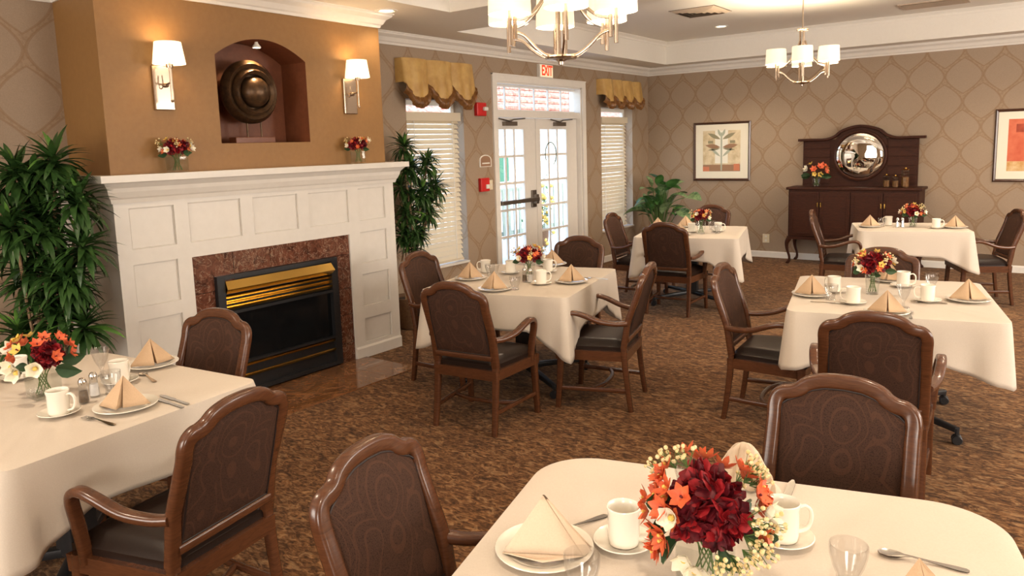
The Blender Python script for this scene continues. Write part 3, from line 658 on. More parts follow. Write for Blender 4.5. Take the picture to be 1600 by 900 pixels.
# ================================================================== BACK WALL: sideboard, pictures
def shape_xz(mb, pts, y0, y1, mi=0):
    n = len(pts); mb.add([(x, y0, z) for x, z in pts]+[(x, y1, z) for x, z in pts], [tuple(range(n)), tuple(range(n, 2*n))[::-1]]+[(i, (i+1) % n, n+(i+1) % n, n+i) for i in range(n)], mi); return mb
sb = thing('sideboard', 'dark mahogany sideboard with arched back and round mirror against the back wall', 'sideboard', (-2.315, 10.82, 0))
HX, HY = .835, .225
bevel(MB().box(-HX+.03, HX-.03, -HY+.02, HY, .345, 1.03).build('body', 'darkwood', sb, smooth=False), .004)
bevel(MB().box(-HX, HX, -HY-.01, HY, 1.03, 1.065).build('top', 'darkwood', sb, smooth=False), .008)
MB().box(-HX+.02, HX-.02, -HY+.005, -HY+.03, .345, .385).build('apron', 'darkwood', sb, smooth=False)
for k in range(4):
    x = -HX+.05+k*.3925
    d = bevel(MB().box(x+.004, x+.385, -HY+.002, -HY+.022, .395, 1.0).build('door', 'darkwood', sb, smooth=False), .004)
    m = MB(); xa, xb, za, zb_ = x+.035, x+.354, .43, .965
    for a, b, c, e_ in ((xa, xb, za, za+.012), (xa, xb, zb_-.012, zb_), (xa, xa+.012, za+.012, zb_-.012), (xb-.012, xb, za+.012, zb_-.012)): m.box(a, b, -HY-.005, -HY+.003, c, e_)
    m.build('door_moulding', 'darkwood', d, smooth=False)
    MB().box(x+(.362 if k % 2 == 0 else .012), x+(.376 if k % 2 == 0 else .026), -HY-.008, -HY+.002, .80, .86).build('handle', 'brass', d, smooth=False)
lp = lambda s, yy: cat([(s*(HX-.05), yy, .36), (s*(HX-.015), yy, .29), (s*(HX-.02), yy, .2), (s*(HX-.05), yy, .1), (s*(HX-.045), yy, .035), (s*(HX-.01), yy, .0)], 4)
for s in (-1, 1):
    for yy in (-HY+.035, HY-.04): MB().sweep(lp(s, yy), rrect(.05, .05, .015), (0, 1, 0), scale=[1.25, 1.35, 1.3, 1.2, 1.05, .95, .85, .8, .72, .66, .62, .6, .6, .6, .65, .7, .75, .8, .85, .7, .5][:21]).build('leg', 'darkwood', sb)
m = MB().box(-.72, .72, HY-.07, HY-.035, 1.065, 1.70); m.build('backboard', 'darkwood', sb, smooth=False)
for s in (-1, 1):
    for z in (1.10, 1.22, 1.34, 1.46, 1.58): bevel(MB().box(min(s*.36, s*.70), max(s*.36, s*.70), HY-.082, HY-.069, z, z+.10).build('back_slat', 'darkwood', sb, smooth=False), .003)
mc = (.02, 1.475)
pts = [(mc[0]+.385*cos(R(a)), mc[1]+.385*sin(R(a))) for a in range(30, 151, 6)]
shape_xz(MB(), pts+[(-.32, 1.6), (.36, 1.6)], HY-.085, HY-.03).build('arched_crest', 'darkwood', sb, smooth=False)
m = MB(); pc = cat([(-.78, 0, 1.70), (-.6, 0, 1.70), (-.42, 0, 1.70), (-.30, 0, 1.74), (-.2, 0, 1.815), (0.02, 0, 1.868), (.24, 0, 1.815), (.34, 0, 1.74), (.46, 0, 1.70), (.64, 0, 1.70), (.80, 0, 1.70)], 4)
m.sweep([(p.x, HY-.08, p.z) for p in pc], rrect(.035, .09, .01), (0, 1, 0)); m.build('cornice', 'darkwood', sb)
MB().lathe([(.300, -.015), (.318, -.028), (.340, -.022), (.345, 0)], 48, (mc[0], HY-.085, mc[1]), axis='y').build('mirror_rim', 'darkwood', sb)
MB().lathe([(1e-4, -.026), (.12, -.0235), (.2, -.0195), (.272, -.014), (.302, -.003), (.302, 0)], 48, (mc[0], HY-.085, mc[1]), axis='y').build('round_mirror', 'mirror', sb)

def picture(x0, x1, z0, z1, label, art):
    t = thing('framed_picture', label, 'picture', ((x0+x1)/2, B, z0), 0, 'framed prints on the back wall'); wd = (x1-x0)/2; h = z1-z0; fwd = .035
    m = MB()
    pr_ = [(-fwd, 0), (-fwd, -.018), (-fwd*.6, -.03), (-.006, -.022), (0, -.012), (0, 0)]
    for i, (a, b) in enumerate((((-wd, 0), (wd, 0)), ((wd, 0), (wd, h)), ((wd, h), (-wd, h)), ((-wd, h), (-wd, 0)))):
        ax, az = a; bx, bz = b; dx, dz = (bx-ax), (bz-az); L = hypot(dx, dz); dx /= L; dz /= L; nx, nz_ = -dz, dx; vs = []
        for (px, pz, sg) in ((ax, az, 1), (bx, bz, -1)):
            for o_, y_ in pr_: o2 = o_+fwd; vs.append((px+nx*o2+dx*sg*o2, y_, pz+nz_*o2+dz*sg*o2))
        k = len(pr_); m.add(vs, [(q_, (q_+1) % k, k+(q_+1) % k, k+q_) for q_ in range(k)])
    m.build('frame', 'framewood', t, smooth=False)
    MB().box(-wd+.03, wd-.03, -.012, -.006, .03, h-.03).build('mat_board', 'mat_board', t, smooth=False)
    art(t, wd, h)
def q_(m, x0, x1, z0, z1, y, mi): m.add([(x0, y, z0), (x1, y, z0), (x1, y, z1), (x0, y, z1)], [(0, 1, 2, 3)], mi)
def art1(t, wd, h):
    a = speck('print_sand', (.52, .40, .22), (.80, .70, .50), 9, .8); b = mat('print_white', (.86, .84, .74), .8); c = mat('print_olive', (.30, .27, .17), .8); d = mat('print_orange', (.62, .22, .12), .8); e = mat('print_teal', (.42, .46, .36), .8); f = mat('print_brown', (.34, .20, .12), .8)
    m = MB(); y = -.0125; q_(m, -.29, .29, .14, .75, y, 0); q_(m, -.10, .10, .26, .75, y-.0006, 1); q_(m, -.29, .29, .14, .24, y-.0006, 5); q_(m, -.29, -.19, .14, .21, y-.001, 3); q_(m, .19, .28, .15, .25, y-.001, 3); q_(m, -.29, -.17, .3, .62, y-.001, 0); q_(m, -.012, .012, .15, .72, y-.0012, 4)
    def lf(cx, cz, L, ang, wd_, mi):
        P = [(cx+cos(ang)*u*L-sin(ang)*v*wd_, y-.0015, cz+sin(ang)*u*L+cos(ang)*v*wd_) for u, v in [(0, 0), (.25, .7), (.5, 1), (.75, .7), (1, 0), (.75, -.7), (.5, -1), (.25, -.7)]]; m.add(P, [tuple(range(8))], mi)
    for s in (1, -1):
        for cz, L, an, w_, mi in ((.50, .24, 8, .035, 5), (.485, .2, -8, .018, 2), (.62, .22, 25, .03, 2), (.36, .20, 40, .02, 4), (.66, .12, 70, .02, 4)): lf(s*.015, cz, L, R(an) if s > 0 else pi-R(an), w_, mi)
    for sx in (-.17, .17): q_(m, sx-.04, sx+.04, .56, .60, y-.002, 2)
    m.build('art_print', [a, b, c, d, e, f], t, smooth=False)
def art2(t, wd, h):
    a = speck('print_red', (.55, .10, .05), (.68, .19, .10), 6, .8); b = speck('print_ochre', (.55, .28, .08), (.75, .55, .3), 14, .8); c = speck('print_dark_red', (.28, .05, .03), (.5, .1, .05), 9, .8)
    m = MB(); y = -.0125; q_(m, -.33, .33, .25, .76, y, 0); q_(m, -.33, .33, .13, .25, y, 1); q_(m, -.25, .05, .6, .7, y-.0006, 2); q_(m, .05, .2, .35, .66, y-.0006, 2)
    m.build('art_print', [a, b, c], t, smooth=False)
picture(-4.69, -3.81, 1.128, 2.005, 'framed abstract plant print in pale tones left of the sideboard', art1)
picture(-.782, .16, 1.123, 2.007, 'framed red and orange abstract print at the right edge of the photo', art2)

# ================================================================== PLANTS
def strap(L, wd, droop, seed=0):
    rows = []; n = 6
    for i in range(n+1):
        t = i/n; w_ = wd*sin(pi*min(1, .12+t*.88))**.8*(.9 if i < n else .05)
        x = L*t*(1-.18*droop*t); z = L*(.10*t-.55*droop*t*t)
        rows.append([(x, -w_, z+w_*.35), (x, 0, z), (x, w_, z+w_*.35)])
    return MB().grid(rows)
ST = [[strap(L, .013*s, d).mesh('leaf', mt) for L, s, d in ((.21, 1.55, .3), (.25, 1.7, .8), (.20, 1.5, 1.2))] for mt in ('leaf', 'leaf2')]
def rosette(par, c, n, sc, young=.15, mass=None):
    for i in range(n):
        a = i*2.399+random.uniform(-.3, .3); t = i/n; el = -1.25*(1-t)+.35 + .4*(1-t)
        el = R(80-95*(1-t)+random.uniform(-12, 12))
        me = ST[1 if random.random() < young+(.5 if t > .8 else 0) else 0][0 if t > .6 else random.choice((1, 1, 2, 0))]
        if mass is not None:
          for ex in range(2):
            M4 = Matrix.Translation(Vector((c[0], c[1], c[2]-.05*(1-t)-.03))) @ Matrix.Rotation(a+1.2+ex*2, 4, 'Z') @ Matrix.Rotation(-el+.3+.25*ex, 4, 'Y') @ Matrix.Scale(sc*(1-.1*ex), 4)
            mass.add([tuple(M4 @ v.co) for v in ST[0][1].vertices], [tuple(p.vertices) for p in ST[0][1].polygons])
        inst('leaf', me, par, (c[0], c[1], c[2]-.05*(1-t)), (random.uniform(-.4, .4), -el, a), sc*random.uniform(.85, 1.1)*(.75 if t > .85 else 1))
def cane_plant(label, base, ros, nl, sc, potm, young):
    t = thing('potted_dracaena', label, 'plant', base)
    MB().lathe([(1e-4, .0), (.13, 0), (.15, .02), (.175, .26), (.185, .28), (.185, .31), (.165, .31), (.16, .27), (1e-4, .27)], 28).build('pot', potm, t)
    MB().lathe([(1e-4, .285), (.15, .28)], 20).build('soil', 'soil', t)
    mass = MB()
    for i, p in enumerate(ros):
        q = (p[0]-base[0], p[1]-base[1], p[2]-base[2]); b0 = (.05*cos(i*2.1), .05*sin(i*2.1), .28)
        MB().tube(cat([b0, (b0[0]*1.3+q[0]*.25, b0[1]*1.3+q[1]*.25, .3+(q[2]-.3)*.45), (q[0]*.8, q[1]*.8, .3+(q[2]-.3)*.8), q], 3), .009, 6).build('cane', 'bark', t)
        rosette(t, q, nl, sc, young, mass)
    for i in range(len(ros)*2):
        p = random.choice(ros); q_2 = random.choice(ros); c = [(a*.6+b*.4)-z_+random.uniform(-.06, .06) for a, b, z_ in zip(p, q_2, base)]
        for j in range(14):
            M4 = Matrix.Translation(Vector(c)) @ Matrix.Rotation(j*2.4, 4, 'Z') @ Matrix.Rotation(R(random.uniform(-60, 35)), 4, 'Y') @ Matrix.Scale(sc*.9, 4)
            mass.add([tuple(M4 @ v.co) for v in ST[0][1].vertices], [tuple(p_.vertices) for p_ in ST[0][1].polygons])
    mass.build('inner_foliage', 'leaf', t)['kind'] = 'stuff'
rl = [(-4.75, 1.95, 1.76), (-4.9, 1.8, 1.70), (-4.85, 1.9, 1.47), (-5.07, 1.9, 1.55), (-4.62, 2.0, 1.52), (-4.80, 1.70, 1.40), (-5.03, 1.8, 1.28), (-4.58, 1.98, 1.27), (-4.82, 1.9, 1.25), (-4.64, 1.9, 1.08), (-5.02, 1.85, 1.06), (-4.60, 1.95, .80), (-4.85, 1.9, .82), (-4.98, 1.75, .74)]
cane_plant('tall bushy dark green dracaena left of the white mantelpiece', (-4.87, 1.88, 0), rl, 21, 1.0, 'pot', .12)
rr_ = [(-5.22, 5.30, 1.80), (-5.18, 5.34, 1.60), (-5.12, 5.50, 1.62), (-5.12, 5.62, 1.40), (-5.25, 5.25, 1.42), (-5.10, 5.40, 1.36), (-5.16, 5.24, 1.15), (-5.08, 5.44, 1.16), (-5.2, 5.2, .95), (-5.1, 5.24, .82), (-5.15, 5.30, 1.0)]
cane_plant('slimmer dracaena behind the right end of the mantelpiece, in front of the blind', (-5.15, 5.22, 0), rr_, 20, .82, 'pot2', .2)
# broad leaved plant by the back corner
t = thing('broad_leaf_plant', 'broad leaved green plant in the back corner beside the window', 'plant', (-4.93, 10.35, 0))
MB().lathe([(1e-4, .0), (.14, 0), (.16, .02), (.19, .30), (.2, .34), (.18, .34), (.17, .30), (1e-4, .30)], 28).build('pot', 'pot', t)
MB().lathe([(1e-4, .315), (.17, .31)], 20).build('soil', 'soil', t)
def broad(L, wd, d):
    rows = []; n = 8
    for i in range(n+1):
        u = i/n; w_ = wd*sin(pi*min(1, .04+u*.96))**.7*(1-.25*u) if 0 < i < n else .002
        x = L*u*(1-.2*d*u); z = L*(.25*u-.6*d*u*u); rows.append([(x, -w_, z+w_*.25), (x, -w_*.5, z+w_*.05), (x, 0, z), (x, w_*.5, z+w_*.05), (x, w_, z+w_*.25)])
    return MB().grid(rows)
BL = [broad(.33, .082, .7).mesh('leaf', 'bleaf'), broad(.31, .085, .5).mesh('leaf', 'bleaf2'), broad(.26, .065, .9).mesh('leaf', 'bleaf2')]
for i in range(46):
    a = i*2.399; r_ = .03+.16*random.random(); z = random.uniform(.6, 1.08); q = (r_*1.2*cos(a), r_*1.2*sin(a), z)
    MB().tube(cat([(.04*cos(a), .04*sin(a), .31), (.5*q[0], .5*q[1], z*.7), q], 3), .005, 5).build('stem', 'stemg', t)
    inst('leaf', BL[i % 3], t, q, (random.uniform(-.4, .4), -R(random.uniform(-10, 65)), a+random.uniform(-.3, .3)), random.uniform(.7, 1.15))
for p, a, el, k in (((.42, .0, .92), R(-35), 5, 0), ((.30, -.05, .72), R(-30), -10, 0), ((.1, 0, 1.05), R(180), 40, 1), ((-.18, -.1, .72), R(220), 0, 0)):
    MB().tube(cat([(0, 0, .31), (p[0]*.4, p[1]*.4, .8), p], 4), .006, 5).build('stem', 'stemg', t); inst('leaf', BL[k], t, p, (.5, -R(el), a), 1.25)

# ================================================================== FLOWERS
def petal(L, wd, cup=.3, n=3):
    rows = []
    for i in range(n+1):
        u = i/n; w_ = wd*sin(pi*(.08+.87*u))**.8 if i < n else wd*.12; z = L*(cup*u*u)
        rows.append([(L*u, -w_, z+w_*.3), (L*u, 0, z), (L*u, w_, z+w_*.3)])
    return rows
def rot_add(mb, rows, M4, mi=0): mb.grid([[tuple(M4 @ Vector(p)) for p in r_] for r_ in rows], mi)
def mk_star(m1, m2, L=.024, wd=.0055, np_=6):
    mb = MB()
    for k in range(np_): rot_add(mb, petal(L, wd, .25), Matrix.Rotation(2*pi*k/np_, 4, 'Z') @ Matrix.Rotation(R(-22), 4, 'Y'))
    mb.lathe([(1e-4, .012), (.003, .01), (.0015, 0)], 5, mi=1); return mb.mesh('star_flower', [m1, m2])
def mk_lily(m1, L=.03, wd=.012):
    mb = MB()
    for k in range(5): rot_add(mb, petal(L, wd, .4), Matrix.Rotation(2*pi*k/5, 4, 'Z') @ Matrix.Rotation(R(-30), 4, 'Y'))
    mb.sph((0, 0, .008), .006, 6, 4, 1); return mb.mesh('lily', [m1, 'yellow'])
def mk_peony(R0=.06, n=70, mats=('red', 'dred')):
    mb = MB(); rs = random.Random(3)
    for i in range(n):
        t = (i+.5)/n; ph = math.acos(1-1.55*t); th = i*2.39996; d = Vector((sin(ph)*cos(th), sin(ph)*sin(th), cos(ph)))
        qd = d.to_track_quat('X', 'Z').to_matrix().to_4x4(); M4 = Matrix.Translation(d*R0*.45) @ qd @ Matrix.Rotation(R(rs.uniform(-50, 50)), 4, 'Y') @ Matrix.Rotation(rs.uniform(0, 6), 4, 'X')
        rot_add(mb, petal(R0*.55, R0*.26, .4), M4, 0 if rs.random() < .6 else 1)
    mb.sph((0, 0, 0), R0*.5, 10, 8, 1); return mb.mesh('peony', list(mats))
def mk_berries(m='berry'):
    mb = MB(); rs = random.Random(5)
    for i in range(16):
        p = Vector((rs.gauss(0, .012), rs.gauss(0, .012), .012+rs.uniform(0, .03))); mb.sph(p, rs.uniform(.0035, .0055), 6, 4, 0); mb.tube([(0, 0, -.01), p], .0008, 4, 1)
    return mb.mesh('bud_cluster', [m, 'stemg'])
def mk_leaf():
    mb = MB(); rows = []
    for i in range(6):
        u = i/5; w_ = .02*sin(pi*(.04+.92*u)); rows.append([(.06*u, -w_, .004+w_*.3-.02*u*u), (.06*u, 0, -.02*u*u), (.06*u, w_, .004+w_*.3-.02*u*u)])
    return mb.grid(rows).mesh('foliage_leaf', 'dleaf')
FM = dict(o=mk_star('orangep', 'yellow'), O=mk_star('orangep', 'dred', .03, .009), y=mk_star('yellow', 'dred', .024, .008, 5), l=mk_lily('cream'), p=mk_peony(), d=mk_peony(.045, 45, ('dred', 'red')), b=mk_berries(), v=mk_leaf())
NM = dict(o='orange_flower', O='orange_flower', y='yellow_flower', l='white_lily', p='red_peony', d='dark_red_peony', b='bud_cluster', v='foliage_leaf')
def arrangement(loc, label, R0, spec, seed, vase='cube', vr=.04, vh=.09, rz=0, hz=None, flat=1.0):
    """spec: list of (kind, azimuth, elevation, scale) around the dome centre"""
    rs = random.Random(seed); t = thing('flower_arrangement', label, 'flowers', loc, rz, 'silk flower arrangements'); hz = hz or vh+R0*.35
    if vase == 'cube': pr_ = [(.0001, .012), (vr*1.3, .012), (vr*1.38, vh), (vr*1.42, vh), (vr*1.36, 0), (.0001, 0)]; MB().lathe(pr_, 4, a0=pi/4).build('vase', 'vase', t, smooth=False)
    else: MB().lathe([(1e-4, .01), (vr*.8, .01), (vr*.9, vh*.5), (vr*1.05, vh), (vr*1.1, vh), (vr*.97, vh*.5), (vr*.88, 0), (1e-4, 0)], 20).build('vase', 'vase', t)
    mb = MB()
    for i in range(9): a = i*.7+seed; mb.tube([(vr*.6*cos(a), vr*.6*sin(a), .015), (vr*.4*cos(a+2), vr*.4*sin(a+2), vh), (R0*.4*cos(a+2), R0*.4*sin(a+2), hz)], .0018, 5)
    mb.build('stems', 'stemg', t)
    for kd, az, el, s in spec:
        az = R(az)+rs.uniform(-.12, .12); el = R(el)+rs.uniform(-.08, .08); d = Vector((cos(az)*cos(el), sin(az)*cos(el), sin(el)))
        rad = R0*(.45 if kd in 'pd' else .84)*(rs.uniform(.9, 1.1)); p = Vector((d.x*rad, d.y*rad, hz+d.z*rad*flat))
        if kd == 'v': p = Vector((d.x*R0*.55, d.y*R0*.55, hz+d.z*R0*.5-.01))
        if kd in 'pd': p = Vector((d.x*rad, d.y*rad, hz+d.z*rad*.9))
        qd = d.to_track_quat('X' if kd == 'v' else 'Z', 'Y'); e = qd.to_euler(); o = inst(NM[kd], FM[kd], t, p, e, s)
    return t
def std_spec(rs, k=1.0):
    sp = [('p', 300, 55, 1.0*k), ('d', 20, 35, 1.1*k), ('d', 160, 35, 1.0*k), ('p', 250, 25, .75*k)]
    for i in range(11): sp.append(('o', i*33+rs.uniform(-10, 10), rs.choice((5, 25, 45)), 1.0*k))
    for i in range(5): sp.append(('y', i*72+20, rs.choice((15, 50)), 1.0*k))
    for i in range(4): sp.append(('l', i*90+rs.uniform(-30, 30), rs.choice((5, 25)), 1.1*k))
    for i in range(4): sp.append(('b', i*90+45, 30, .9*k))
    for i in range(5): sp.append(('v', i*72, -5, .9*k))
    return sp

# ================================================================== CHAIRS
def make_chair():
    t = thing('dining_armchair', '', 'chair', (0, 0, 0), 0)
    prof = rrect(.050, .040, .013, 3)
    def post(z, s):   # centreline of the rear post
        k = [(0, .217, -.235), (.2, .213, -.205), (.42, .212, -.188), (.6, .213, -.218), (.80, .212, -.288)]
        for (z0, x0, y0), (z1, x1, y1) in zip(k, k[1:]):
            if z <= z1: u = (z-z0)/(z1-z0); return (s*(x0+(x1-x0)*u), y0+(y1-y0)*u, z)
    by = lambda z: -.188-(z-.42)*.262
    topc = [(.2120, .79), (.2125, .832), (.205, .860), (.186, .876), (.160, .881), (.136, .892), (.108, .914), (.060, .929), (0, .933)]
    half = [(x, by(z), z) for x, z in topc]
    path = cat([post(z, -1) for z in (.42, .5, .6, .7)]+[(-x, y, z) for x, y, z in half[:-1]]+[half[-1]]+[(x, y, z) for x, y, z in half[:-1][::-1]]+[post(z, 1) for z in (.7, .6, .5, .42)], 4)
    MB().sweep(path, prof, (0, 1, 0)).build('back_frame', 'chairwood', t)
    for s in (-1, 1):
        MB().sweep(cat([post(z, s) for z in (0, .12, .28, .42)], 3), rrect(.042, .036, .01, 3), (0, 1, 0), scale=[.85]*2+[.9]*2+[.95]*2+[1]*4).build('leg', 'chairwood', t)
        MB().sweep([(s*.258, .250, 0), (s*.254, .235, .2), (s*.25, .225, .40)], rrect(.042, .042, .01, 3), (0, 1, 0), scale=[.8, .92, 1.05]).build('leg', 'chairwood', t)
    # padded back
    def topz(x):
        a = abs(x); P = [(0, .933), (.060, .929), (.108, .914), (.136, .892), (.160, .881), (.186, .870), (.2, .85)]
        for (x0, z0), (x1, z1) in zip(P, P[1:]):
            if a <= x1: return z0+(z1-z0)*(a-x0)/(x1-x0)-.020
        return .83
    def face(sgn, bul):
        rows = []; n, k = 20, 14
        for i in range(n+1):
            x = -.193+.386*i/n; e = 1-abs(2*i/n-1)**5; row = []
            for j in range(k+1):
                v = j/k; z = .492+(topz(x*1.0)-.492)*v; b = bul*e**.6*(1-abs(2*v-1)**6)**.6; row.append((x, by(z)+sgn*(.006+b), z))
            rows.append(row)
        return rows
    m = MB(); fr, bk = face(1, .022), face(-1, .010); m.grid(fr); m.grid(bk)
    edge = lambda g: [r_[0] for r_ in g]+[p for p in g[-1][1:]]+[r_[-1] for r_ in g[::-1]][1:]+[p for p in g[0][::-1]][1:]
    m.grid([edge(fr), edge(bk)]); bp = m.build('backrest', 'fabric', t)
    ring_ = edge(fr)[:-1]; cx, cz = 0, .7
    for sg, yy in ((1, .009), (-1, .009)):
        MB().tube([(p[0]*.985, by(p[2])+sg*yy, cz+(p[2]-cz)*.985) for p in ring_], .0035, 6, closed=True).build('piping', 'piping', bp)
    MB().sweep([(-.205, by(.475), .475), (.205, by(.475), .475)], rrect(.034, .040, .008, 3), (0, 1, 0)).build('lower_back_rail', 'chairwood', t)
    # seat
    rows = []
    for i in range(13):
        u = -1+i/6; row = []
        for j in range(13):
            v = -1+j/6; wd = .205+(.05)*(v+1)/2; e = (1-abs(u)**6)*(1-abs(v)**6); row.append((u*wd*(1-.02*abs(v)**6), .035+v*.225+(.012*(1-u*u) if j == 12 else 0), .425+.045*e**.35))
        rows.append(row)
    m = MB().grid(rows); m.grid([edge(rows), [(p[0]*.995, p[1], .395) for p in edge(rows)]]); m.build('seat', 'leather', t)
    m = MB(); z0, z1 = .335, .398
    c = [(-.205, -.19), (.205, -.19), (.248, .235), (-.248, .235)]
    sweep_xy(m, c, [(0, z0), (-.022, z0), (-.024, z1), (0, z1)], True); m.build('seat_rail', 'chairwood', t, smooth=False)
    for s in (-1, 1):
        P = cat([(s*.226, -.215, .592), (s*.245, -.15, .588), (s*.270, -.05, .602), (s*.285, .05, .640), (s*.288, .12, .655), (s*.286, .165, .640), (s*.280, .185, .600), (s*.268, .185, .52), (s*.258, .18, .43), (s*.254, .18, .375)], 4)
        n = len(P); MB().sweep(P, rrect(.050, .034, .013, 3), (1, 0, 0.001) if False else (s*.96, 0, .0), scale=[1]*n) if False else None
        mb = MB(); prf = rrect(.046, .032, .012, 3); mb.sweep(P, [(b, a) for a, b in prf], (1, 0, 0)); mb.build('arm', 'chairwood', t)
        MB().sweep([(s*.214, -.205, .135), (s*.252, .225, .135)], rrect(.022, .028, .006, 2), (0, 0, 1)).build('stretcher', 'chairwood', t)
    MB().sweep(cat([(-.232, .02, .135), (-.1, -.03, .137), (.1, -.03, .137), (.232, .02, .135)], 4), rrect(.026, .022, .006, 2), (0, 0, 1)).build('stretcher', 'chairwood', t)
    return t
CH = [  # x, y, degrees, label
 (-3.442, 1.822, 190, 'armchair in front of the fireplace insert, at the far side of the left foreground table'),
 (-2.500, 1.325, 101, 'armchair in the left foreground seen from behind with its arm reaching to the left table'),
 (-1.19, 1.37, -80, 'lone armchair at the bottom centre, left of the foreground right table'),
 (-.548, 2.25, 183, 'large paisley backed armchair facing the camera across the foreground right table'),
 (-.722, 3.925, 9, 'armchair with its back to the camera, near side of the right middle table'),
 (-1.455, 4.651, -85.5, 'armchair seen from the side at the left of the right middle table'),
 (-.992, 5.45, 188, 'armchair mostly hidden behind the flowers of the right middle table'),
 (-2.958, 3.615, 7, 'armchair with its back to the camera in front of the centre table by the fireplace'),
 (-2.497, 4.367, 104.5, 'armchair turned to the left at the right side of the centre table by the fireplace'),
 (-3.72, 4.21, -84, 'armchair between the mantelpiece and the centre table'),
 (-3.345, 5.20, 186, 'armchair in front of the glazed door at the far side of the centre table'),
 (-3.219, 7.099, 6, 'armchair with its back to the camera at the far left table under the plain print'),
 (-3.87, 7.56, -84, 'narrow looking armchair beside the far window, left of the far left table'),
 (-3.52, 8.55, 180, 'armchair at the far side of the far left table, beside the corner plant'),
 (-1.93, 8.55, -80, 'armchair in front of the sideboard, left side of the far right table'),
 (-.70, 9.05, 112, 'armchair at the right side of the far right table below the red print'),
]
CH[11] = CH[11][:3]+('armchair with its back to the camera at the near side of the far left table',)
ch0 = make_chair()
for i, (x, y, a, lb) in enumerate(CH):
    if i == 0: ch0.location = (x, y, 0); ch0.rotation_euler = (0, 0, R(a)); ch0['label'] = lb; ch0['group'] = 'dining armchairs'
    else: dup(ch0, (x, y, 0), R(a), lb)

# ================================================================== TABLES AND CLOTHS
def make_table(sx, sy, r, x, y, a, label, b0=0):
    t = thing('pedestal_table', label, 'table', (x, y, 0), R(a), 'pedestal dining tables')
    P = rrect(sx-.01, sy-.01, max(r-.005, .02), 6); n = len(P)
    MB().add([(u, v, .728) for u, v in P]+[(u, v, .757) for u, v in P], [tuple(range(n))[::-1], tuple(range(n, 2*n))]+[(i, (i+1) % n, n+(i+1) % n, n+i) for i in range(n)]).build('tabletop', 'darkwood', t, smooth=False)
    bevel(MB().box(-.06, .06, -.06, .06, .09, .728).build('column', 'black', t, smooth=False), .006)
    m = MB(); m.box(-.3, .3, -.02, .02, .70, .728); m.box(-.02, .02, -.3, .3, .70, .728); m.build('top_bracket', 'black', t, smooth=False)
    for k in range(4):
        an = pi/4+k*pi/2+b0; c, s = cos(an), sin(an); L = .50
        m = MB().sweep([(.03*c, .03*s, .10), (.25*c, .25*s, .095), (L*c, L*s, .082)], rrect(.045, .035, .006, 2), (0, 0, 1), scale=[1.15, 1, .8]); arm = m.build('base_arm', 'black', t)
        m = MB().lathe([(1e-4, -.012), (.024, -.012), (.028, -.006), (.028, .006), (.024, .012), (1e-4, .012)], 16, (L*c, L*s-.016, .028), axis='y'); m.lathe([(1e-4, -.012), (.024, -.012), (.028, -.006), (.028, .006), (.024, .012), (1e-4, .012)], 16, (L*c, L*s+.016, .028), axis='y'); m.tube([(L*c, L*s, .03), (L*c, L*s, .09)], .012, 8)
        m.build('caster', 'black', arm)
def cloth(sx, sy, r, hang, drop, x, y, a, label, seed, tilt=0):
    rs = random.Random(seed); NN = 30; pts = []
    # perimeter samples with normals
    cor = [(sx/2, sy/2), (-sx/2, sy/2), (-sx/2, -sy/2), (sx/2, -sy/2)]
    for k, (cx, cy_) in enumerate(cor):
        sgx, sgy = (1 if cx > 0 else -1), (1 if cy_ > 0 else -1); a0 = k*pi/2
        for i in range(13):
            an = a0+pi/2*i/12; pts.append((cx-sgx*r+r*cos(an), cy_-sgy*r+r*sin(an), cos(an), sin(an)))
        nx = cor[(k+1) % 4]; ex, ey = (nx[0]+(r if nx[0] < 0 else -r) if k % 2 == 0 else nx[0]), (nx[1] if k % 2 == 0 else nx[1]+(r if nx[1] < 0 else -r))
        lx, ly, lnx, lny = pts[-1]
        for i in range(1, NN): u = i/NN; pts.append((lx+(ex-lx)*u, ly+(ey-ly)*u, lnx, lny))
    n = len(pts); ph = [rs.uniform(0, 6) for _ in range(6)]
    rows = []
    for q in (.0, .35, .7, .92, .985): rows.append([(p[0]*q, p[1]*q, .765+.0012*sin(p[0]*23*q+ph[0])*cos(p[1]*19*q+ph[1])+.0008*sin(p[0]*61*q+p[1]*37)) for p in pts])
    K = 12; g = 0
    info = []
    s_ = 0
    for i, p in enumerate(pts):
        d = min(hypot(p[0]-(c[0]-(.293*r if c[0] > 0 else -.293*r)), p[1]-(c[1]-(.293*r if c[1] > 0 else -.293*r))) for c in cor)
        cf = max(0, 1-d/.27)
        L = hang+drop*1.15*cf+.006*sin(i*.35+ph[2]); info.append((cf, L, d))
    for j in range(K+1):
        v = j/K; row = []
        for i, p in enumerate(pts):
            cf, L, d = info[i]; fold = (min(1, cf*1.5)*.016*sin(d*34+ph[3]))*v + .006*v*sin(i*.21+ph[4])+.004*v*sin(i*.47+ph[5])
            side = .62*cf*(1-cf)*4*.03*v
            if v == 0: o_, z = 0.0, .764
            else:
                z = .764-.006-L*v; o_ = .006+.010*v+.05*v*cf**2-side+fold
            row.append((p[0]+p[2]*o_, p[1]+p[3]*o_, z))
        rows.append(row)
    rows.insert(5, [(p[0]+p[2]*.003, p[1]+p[3]*.003, .7625) for p in pts]); del rows[6]
    m = MB(); m.grid(rows, wrap=True)
    o = m.build('tablecloth', 'cloth', None, loc=(x, y, 0), rot=(0, 0, R(a)))
    sol = o.modifiers.new('thickness', 'SOLIDIFY'); sol.thickness = .002; sol.offset = -1
    tag(o, label, 'tablecloth', 'ivory tablecloths')
